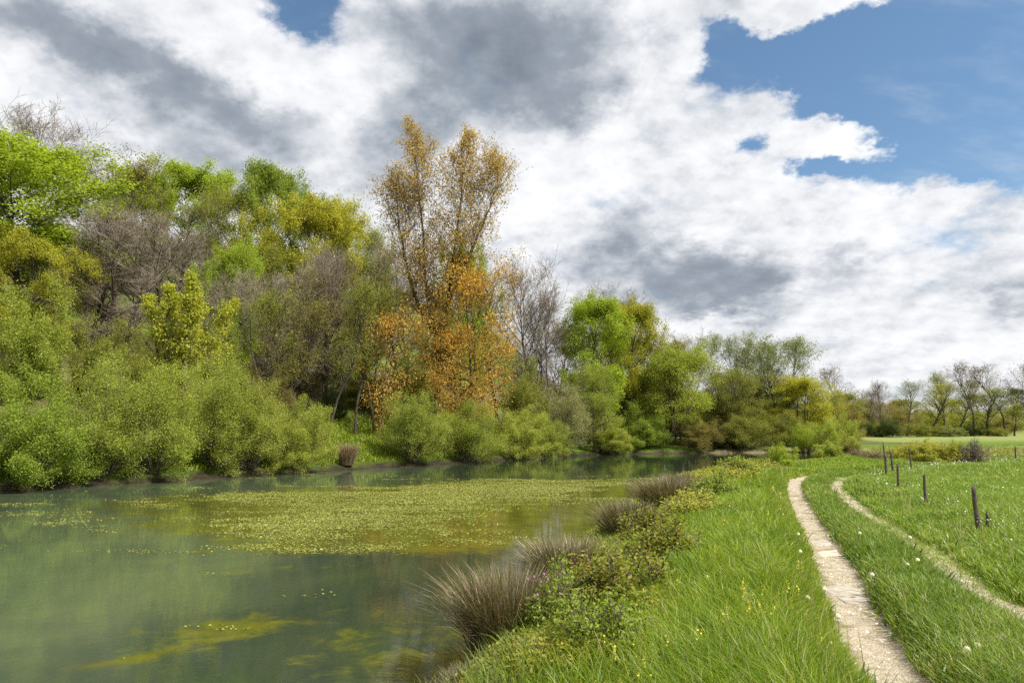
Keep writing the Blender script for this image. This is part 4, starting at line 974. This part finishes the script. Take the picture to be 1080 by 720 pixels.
def build_herbs():
    """mixed low leaves of the bank"""
    rs = np.random.RandomState(77); n = 46000
    y = 4.2 + 46 * rs.rand(n) ** 1.9; dn = .35 + 3.0 * rs.rand(n) ** 1.2; x = np.interp(y, NEAR_SHORE[:, 1], NEAR_SHORE[:, 0]) + dn
    k = rs.rand(n) < sstep(vnoise(x, y, 1.1, 61), .34, .54) * (1 - sstep(dn, 2.0, 3.3)); x, y, dn = x[k], y[k], dn[k]; n = len(x)
    top = (.16 + .38 * vnoise(x, y, 1.5, 62)) * (1 - .3 * sstep(dn, 1.5, 3)); z = height(x, y); m = 12
    t = rs.rand(n, m); a = rs.rand(n, 1) * 6.28; sp = .10 * t * top[:, None] / .4
    C = np.stack([x[:, None] + sp * np.cos(a) + .035 * rs.randn(n, m), y[:, None] + sp * np.sin(a) + .035 * rs.randn(n, m), z[:, None] + top[:, None] * (.15 + .85 * t)], -1).reshape(-1, 3)
    sz = np.repeat(.9 + .035 * y, m)
    V, F, r = leaves(rs, C, .040, .021, .5); ctr = np.repeat(C, 4, 0); V = ctr + (V - ctr) * np.repeat(sz, 4)[:, None]
    r = np.clip(r + .35 * (np.repeat(vnoise(x, y, 2.0, 63), m) - .5), 0, 1)
    tag(link('bank_herbs', mesh_np('bank_herbs', V, [F], dict(rnd=('FACE', r))), LM['herb']), 'low mixed leafy herbs along the near bank edge', 'herbs', kind='stuff')
build_herbs()

# flowers and seed heads scattered in the grass
def stars(name, label, mat, C, rad, cat, flat=.6, k=6):
    rs = np.random.RandomState(len(C)); n = len(C); nr = norm(rs.randn(n, 3) * (1 - flat) + np.array([0, -.3, 1]) * flat); u = norm(np.cross(nr, rs.randn(n, 3))); v = np.cross(nr, u)
    a = np.arange(k) * 2 * PI / k; V = C[:, None, :] + rad[:, None, None] * (u[:, None, :] * np.cos(a)[:, None] + v[:, None, :] * np.sin(a)[:, None]); 
    me = mesh_np(name, V.reshape(-1, 3), [np.arange(n * k).reshape(n, k)], dict(rnd=('FACE', rs.rand(n))))
    return tag(link(name, me, mat), label, cat, kind='stuff')
def build_flowers():
    rs = np.random.RandomState(7)
    wh = leaf_mat('white_petals', [(0, (.42, .44, .40)), (1, (.72, .73, .70))], .3)
    ye = leaf_mat('yellow_petals', [(0, (.45, .40, .02)), (1, (.70, .58, .04))], .3)
    x, y, r = scatter_polar(rs, 16000, 8, 40, 22, 42, .9); b = side_of_right(x, y); k = (b < -.9) & (rs.rand(len(x)) < .05 + sstep(vnoise(x, y, 2.6, 41), .4, .7) * .30); x, y, r = x[k], y[k], r[k]
    stars('meadow_flowers', 'tiny white flowers sprinkled over the right meadow', wh, np.c_[x, y, height(x, y) + .18 + .18 * rs.rand(len(x))], (.004 + .00055 * r) * (.5 + .9 * rs.rand(len(x)) ** 2), 'flowers')
    x, y, r = scatter_polar(rs, 9000, 4.4, 30, 2, 36, .5); sl = side_of_left(x, y); dn = -seg_dist(x, y, NEAR_SHORE); k = (sl > .4) & (dn > 1.6) & (rs.rand(len(x)) < .04 + .22 * sstep(vnoise(x, y, 1.1, 43), .55, .72)); x, y, r = x[k], y[k], r[k]
    C = np.c_[x, y, height(x, y) + .26 + .16 * rs.rand(len(x))]; C = np.vstack([C + np.array([0, 0, -.022 * j]) + .006 * rs.randn(len(x), 3) for j in range(5)])
    stars('yellow_flower_spikes', 'small yellow flower spikes dotted through the bank grass', ye, C, np.full(len(C), .007) + .0004 * np.tile(r, 5), 'flowers', .3)
build_flowers()

# dandelion clocks: stem and white seed ball
WHITE = leaf_mat('dandelion_down', [(0, (.62, .62, .60)), (1, (.78, .78, .76))], .45, .9); STEMM = plain_mat('dandelion_stem', (.16, .20, .05), .6)
def clock_mesh():
    rs = np.random.RandomState(3); n = 130; d = norm(rs.randn(n, 3)); u = norm(np.cross(d, rs.randn(n, 3))); v = np.cross(d, u); m = 5
    a = np.arange(m) * 2 * PI / m; R_ = .0062
    V = (d * .022)[:, None, :] + R_ * (u[:, None, :] * np.cos(a)[:, None] + v[:, None, :] * np.sin(a)[:, None]) + .0012 * rs.randn(n, m, 3)
    return mesh_np('seed_head', V.reshape(-1, 3), [np.arange(n * m).reshape(n, m)], dict(rnd=('FACE', rs.rand(n))))
CLOCK = clock_mesh(); STEM = tube_mesh('stem', [(0, 0, -.02), (.004, 0, .08), (.001, .003, .16), (0, 0, .235)], .0028)
for px, py, Y, lab in ((852, 635, 6.6, 'dandelion clock nearest the camera at the left edge of the track'), (870, 626, 6.9, 'dandelion clock hanging over the left track edge'),
                      (884, 655, 6.0, 'dandelion clock low beside the bottom of the track'), (844, 585, 8.7, 'dandelion clock in the grass left of the stone slabs'),
                      (842, 566, 10.5, 'dandelion clock left of the narrow part of the track'), (960, 570, 9.6, 'dandelion clock on the middle strip near the grassy right track'),
                      (957, 599, 8.2, 'dandelion clock on the middle strip, nearer of two'), (968, 594, 8.4, 'dandelion clock on the middle strip close to another'),
                      (907, 565, 10.4, 'dandelion clock on the middle strip beside the left track'), (920, 610, 7.6, 'dandelion clock beside the right edge of the stone slabs'),
                      (1021, 694, 5.2, 'dandelion clock low on the middle strip at the bottom right'), (1059, 678, 5.5, 'dandelion clock at the bottom right edge of the picture'),
                      (826, 531, 16.5, 'small dandelion clock where the track starts to bend'), (818, 549, 13.5, 'small dandelion clock in tall grass left of the bend'), (1032, 693, 5.3, 'dandelion clock beside the lowest one on the middle strip')):
    p = at_y(px, py, Y); z = H1(p[0], Y); hh = max(.14, p[2] - z + .03)
    e = empty('dandelion', (p[0], Y, z), lab, 'dandelion', 'dandelion clocks beside the track')
    s = link('stem', STEM, STEMM, e); s.scale = (1, 1, hh / .235); c = link('seed_head', CLOCK, WHITE, e, (0, 0, hh + .012))
# two yellow dandelion flowers
YEL = plain_mat('dandelion_yellow', (.75, .50, .02), .7, .15, 40)
def daisy_mesh():
    V, F = [], []
    for tier in range(3):
        for k in range(14):
            a = k * 2 * PI / 14 + tier * .2; c = np.array([math.cos(a), math.sin(a), 0]); s = np.array([-c[1], c[0], 0]); n = len(V); r = .022 - .006 * tier; z = np.array([0, 0, .004 + .005 * tier])
            V += [c * .002 + z * .5, c * r * .7 + s * .004 + z, c * r + z * 1.1, c * r * .7 - s * .004 + z]; F.append([n, n + 1, n + 2, n + 3])
    return mesh_np('flower_head', np.array(V), [np.array(F)])
DAISY = daisy_mesh()
for px, py, Y, lab in ((1064, 653, 6.0, 'yellow dandelion flower at the edge of the right track'), (1008, 641, 6.4, 'yellow dandelion flower in the middle strip'), (1072, 655, 6.1, 'yellow dandelion flower nearest the right picture edge')):
    p = at_y(px, py, Y); z = H1(p[0], Y); hh = max(.08, p[2] - z)
    e = empty('dandelion_flower', (p[0], Y, z), lab, 'flower', 'yellow dandelions beside the right track'); s = link('stem', STEM, STEMM, e); s.scale = (1, 1, hh / .235); link('flower_head', DAISY, YEL, e, (0, 0, hh))

# pebbles and flat slabs in the track
def stone_mesh(seed, pts, th):
    rs = np.random.RandomState(seed); P = np.array(pts, float); n = len(P); c = P.mean(0)
    mk = lambda f, z: np.c_[c + (P - c) * f, np.full(n, z) + .002 * rs.randn(n)]
    V = np.vstack([mk(1, -.04), mk(1, th * .55), mk(.93, th), mk(.5, th * 1.05)]); i = np.arange(4 * n).reshape(4, n)
    F = np.stack([i[:-1], np.roll(i[:-1], -1, 1), np.roll(i[1:], -1, 1), i[1:]], -1).reshape(-1, 4)
    V = np.vstack([V, [[*c, th * 1.05]]]); T = np.c_[i[-1], np.roll(i[-1], -1), np.full(n, 4 * n)]
    return mesh_np('stone_slab', V, [T, F])
SLAB = plain_mat('grey_slab', (.37, .33, .27), .9, .3, 9); SLAB2 = plain_mat('pale_slab', (.50, .44, .34), .85, .2, 14)
for i, (poly, lab, mt) in enumerate((([(868, 613), (890, 612), (912, 616), (916, 622), (905, 625), (876, 623)], 'flat grey stone slab across the wheel track', SLAB),
                                     ([(884, 625), (906, 623), (921, 628), (918, 632), (892, 631)], 'smaller dark grey slab just below the flat stone slab', SLAB),
                                     ([(862, 578), (882, 576), (888, 582), (866, 584)], 'pale flat stone in the track beyond the grey slabs', SLAB2), ([(852, 566), (872, 564), (878, 570), (856, 572)], 'grey flat stone farthest along the track', SLAB))):
    W_ = np.array([at_z(px, py, -.03)[:2] for px, py in poly]); c = W_.mean(0); z = H1(*c) + .012
    # more outline points, roughened
    Q = np.vstack([W_ * (1 - t) + np.roll(W_, -1, 0) * t for t in (0, .33, .66)]).reshape(3, -1, 2).transpose(1, 0, 2).reshape(-1, 2) - c
    Q *= 1 + .05 * np.random.RandomState(i).randn(len(Q))[:, None]
    if (Q[:, 0] * np.roll(Q[:, 1], -1) - np.roll(Q[:, 0], -1) * Q[:, 1]).sum() < 0: Q = Q[::-1]
    tag(link('stone_slab', stone_mesh(i, Q, .010), mt, None, (c[0], c[1], z)), lab, 'stone', 'flat stones in the wheel track')
def build_pebbles():
    rs = np.random.RandomState(9); n = 2600; L = np.vstack([LEFT_TRACK[(LEFT_TRACK[:, 1] > 3)], RIGHT_TRACK[RIGHT_TRACK[:, 1] > 3]]); i = rs.randint(0, len(L), n)
    c = L[i] + rs.uniform(-.24, .24, (n, 2)); r = .006 + .016 * rs.rand(n) ** 3; z = height(c[:, 0], c[:, 1]) + .014
    d = np.array([[1, 0, 0], [.3, .9, 0], [-.8, .6, 0], [-.9, -.5, 0], [.2, -1, 0], [0, 0, .7]]); ang = rs.rand(n) * 6.28; ca, sa = np.cos(ang)[:, None], np.sin(ang)[:, None]
    V = np.stack([d[:, 0] * ca - d[:, 1] * sa, d[:, 0] * sa + d[:, 1] * ca, np.tile(d[:, 2], (n, 1))], -1) * (r[:, None, None] * (.7 + .6 * rs.rand(n, 6, 1))) + np.c_[c, z][:, None, :]
    o = np.arange(n)[:, None] * 6; F = np.vstack([o + np.array([[k, (k + 1) % 5, 5]]) for k in range(5)])
    mt = leaf_mat('pebble', [(0, (.22, .19, .15)), (.5, (.42, .37, .30)), (1, (.62, .57, .49))], 0, .85)
    tag(link('pebbles', mesh_np('pebbles', V.reshape(-1, 3), [F], dict(rnd=('FACE', np.tile(rs.rand(n), 5)))), mt), 'loose pebbles on the wheel tracks', 'pebbles', kind='stuff')
build_pebbles()

# floating weed: thousands of little pads on the water
def build_pads():
    rs = np.random.RandomState(15); n = 2400000
    x = -22 + 36 * rs.rand(n); y = 6 + 40 * rs.rand(n)
    d = weed_density(x, y); nz = .6 * vnoise(x * .7, y * 1.5, 2.2, 51, 4) + .4 * vnoise(x * .35, y * 1.3, .8, 56, 3); nz2 = vnoise(x, y, .45, 52)
    d = d * (.25 + .75 * sstep(seg_dist(x, y, NEAR_SHORE), 1.0, 5.5))
    k = (rs.rand(n) < .9 * sstep(d + 2.3 * (nz - .5) + .8 * (nz2 - .5), .34, 1.75) + 0.0) & (-seg_dist(x, y, NEAR_SHORE) < .1) & (seg_dist(x, y, FAR_BANK) < -.5)
    x, y = x[k], y[k]; n = len(x); m = 6
    r = .008 + .014 * rs.rand(n) ** 1.5 + .00034 * y; a = np.arange(m) * 2 * PI / m; ph = rs.rand(n) * 6.28
    tl = .22 * rs.randn(n, 2); rr = r[:, None] * (.7 + .5 * rs.rand(n, m))
    dx = rr * np.cos(a[None] + ph[:, None]); dy = rr * np.sin(a[None] + ph[:, None])
    V = np.stack([x[:, None] + dx, y[:, None] + dy, WATER_Z + .004 + .018 * rs.rand(n)[:, None] + np.clip(dx * tl[:, :1] + dy * tl[:, 1:], -.003, .03)], -1).reshape(-1, 3)
    mt = leaf_mat('water_weed', [(0, (.09, .105, .010)), (.5, (.19, .205, .026)), (.85, (.30, .31, .06)), (1, (.42, .42, .16))], .15, .45)
    tag(link('floating_weed', mesh_np('floating_weed', V, [np.arange(n * m).reshape(n, m)], dict(rnd=('FACE', np.clip(.42 + .22 * rs.randn(n) + .3 * (vnoise(x, y, 3, 53) - .5), 0, 1)))), mt), 'yellow green weed mat floating on the pond', 'water weed', kind='stuff')
    print('pads', n)
build_pads()

# a bird far off in the sky
def bird():
    V = np.array([(-.5, 0, .16), (-.25, .08, .14), (0, .1, 0), (.25, .08, .14), (.5, 0, .16), (-.25, -.08, .12), (0, -.12, -.02), (.25, -.08, .12), (0, -.3, .0), (0, .24, .03), (0, 0, -.08), (.06, 0, .0), (-.06, 0, 0)], float)
    F4 = np.array([(1, 2, 6, 5), (2, 3, 7, 6)]); F3 = np.array([(0, 1, 5), (3, 4, 7), (9, 12, 10), (9, 10, 11), (8, 10, 12), (8, 11, 10), (9, 11, 12), (8, 12, 11)])
    o = link('bird', mesh_np('bird', V, [F3, F4]), plain_mat('dark_feathers', (.04, .04, .04)), None, at_y(857, 368, 150)); o.scale = (1.1,) * 3
    tag(o, 'small dark bird flying below the grey cloud above the far trees', 'bird')
bird()
print('objects', len(S.objects), 'verts', sum(len(m.vertices) for m in bpy.data.meshes))
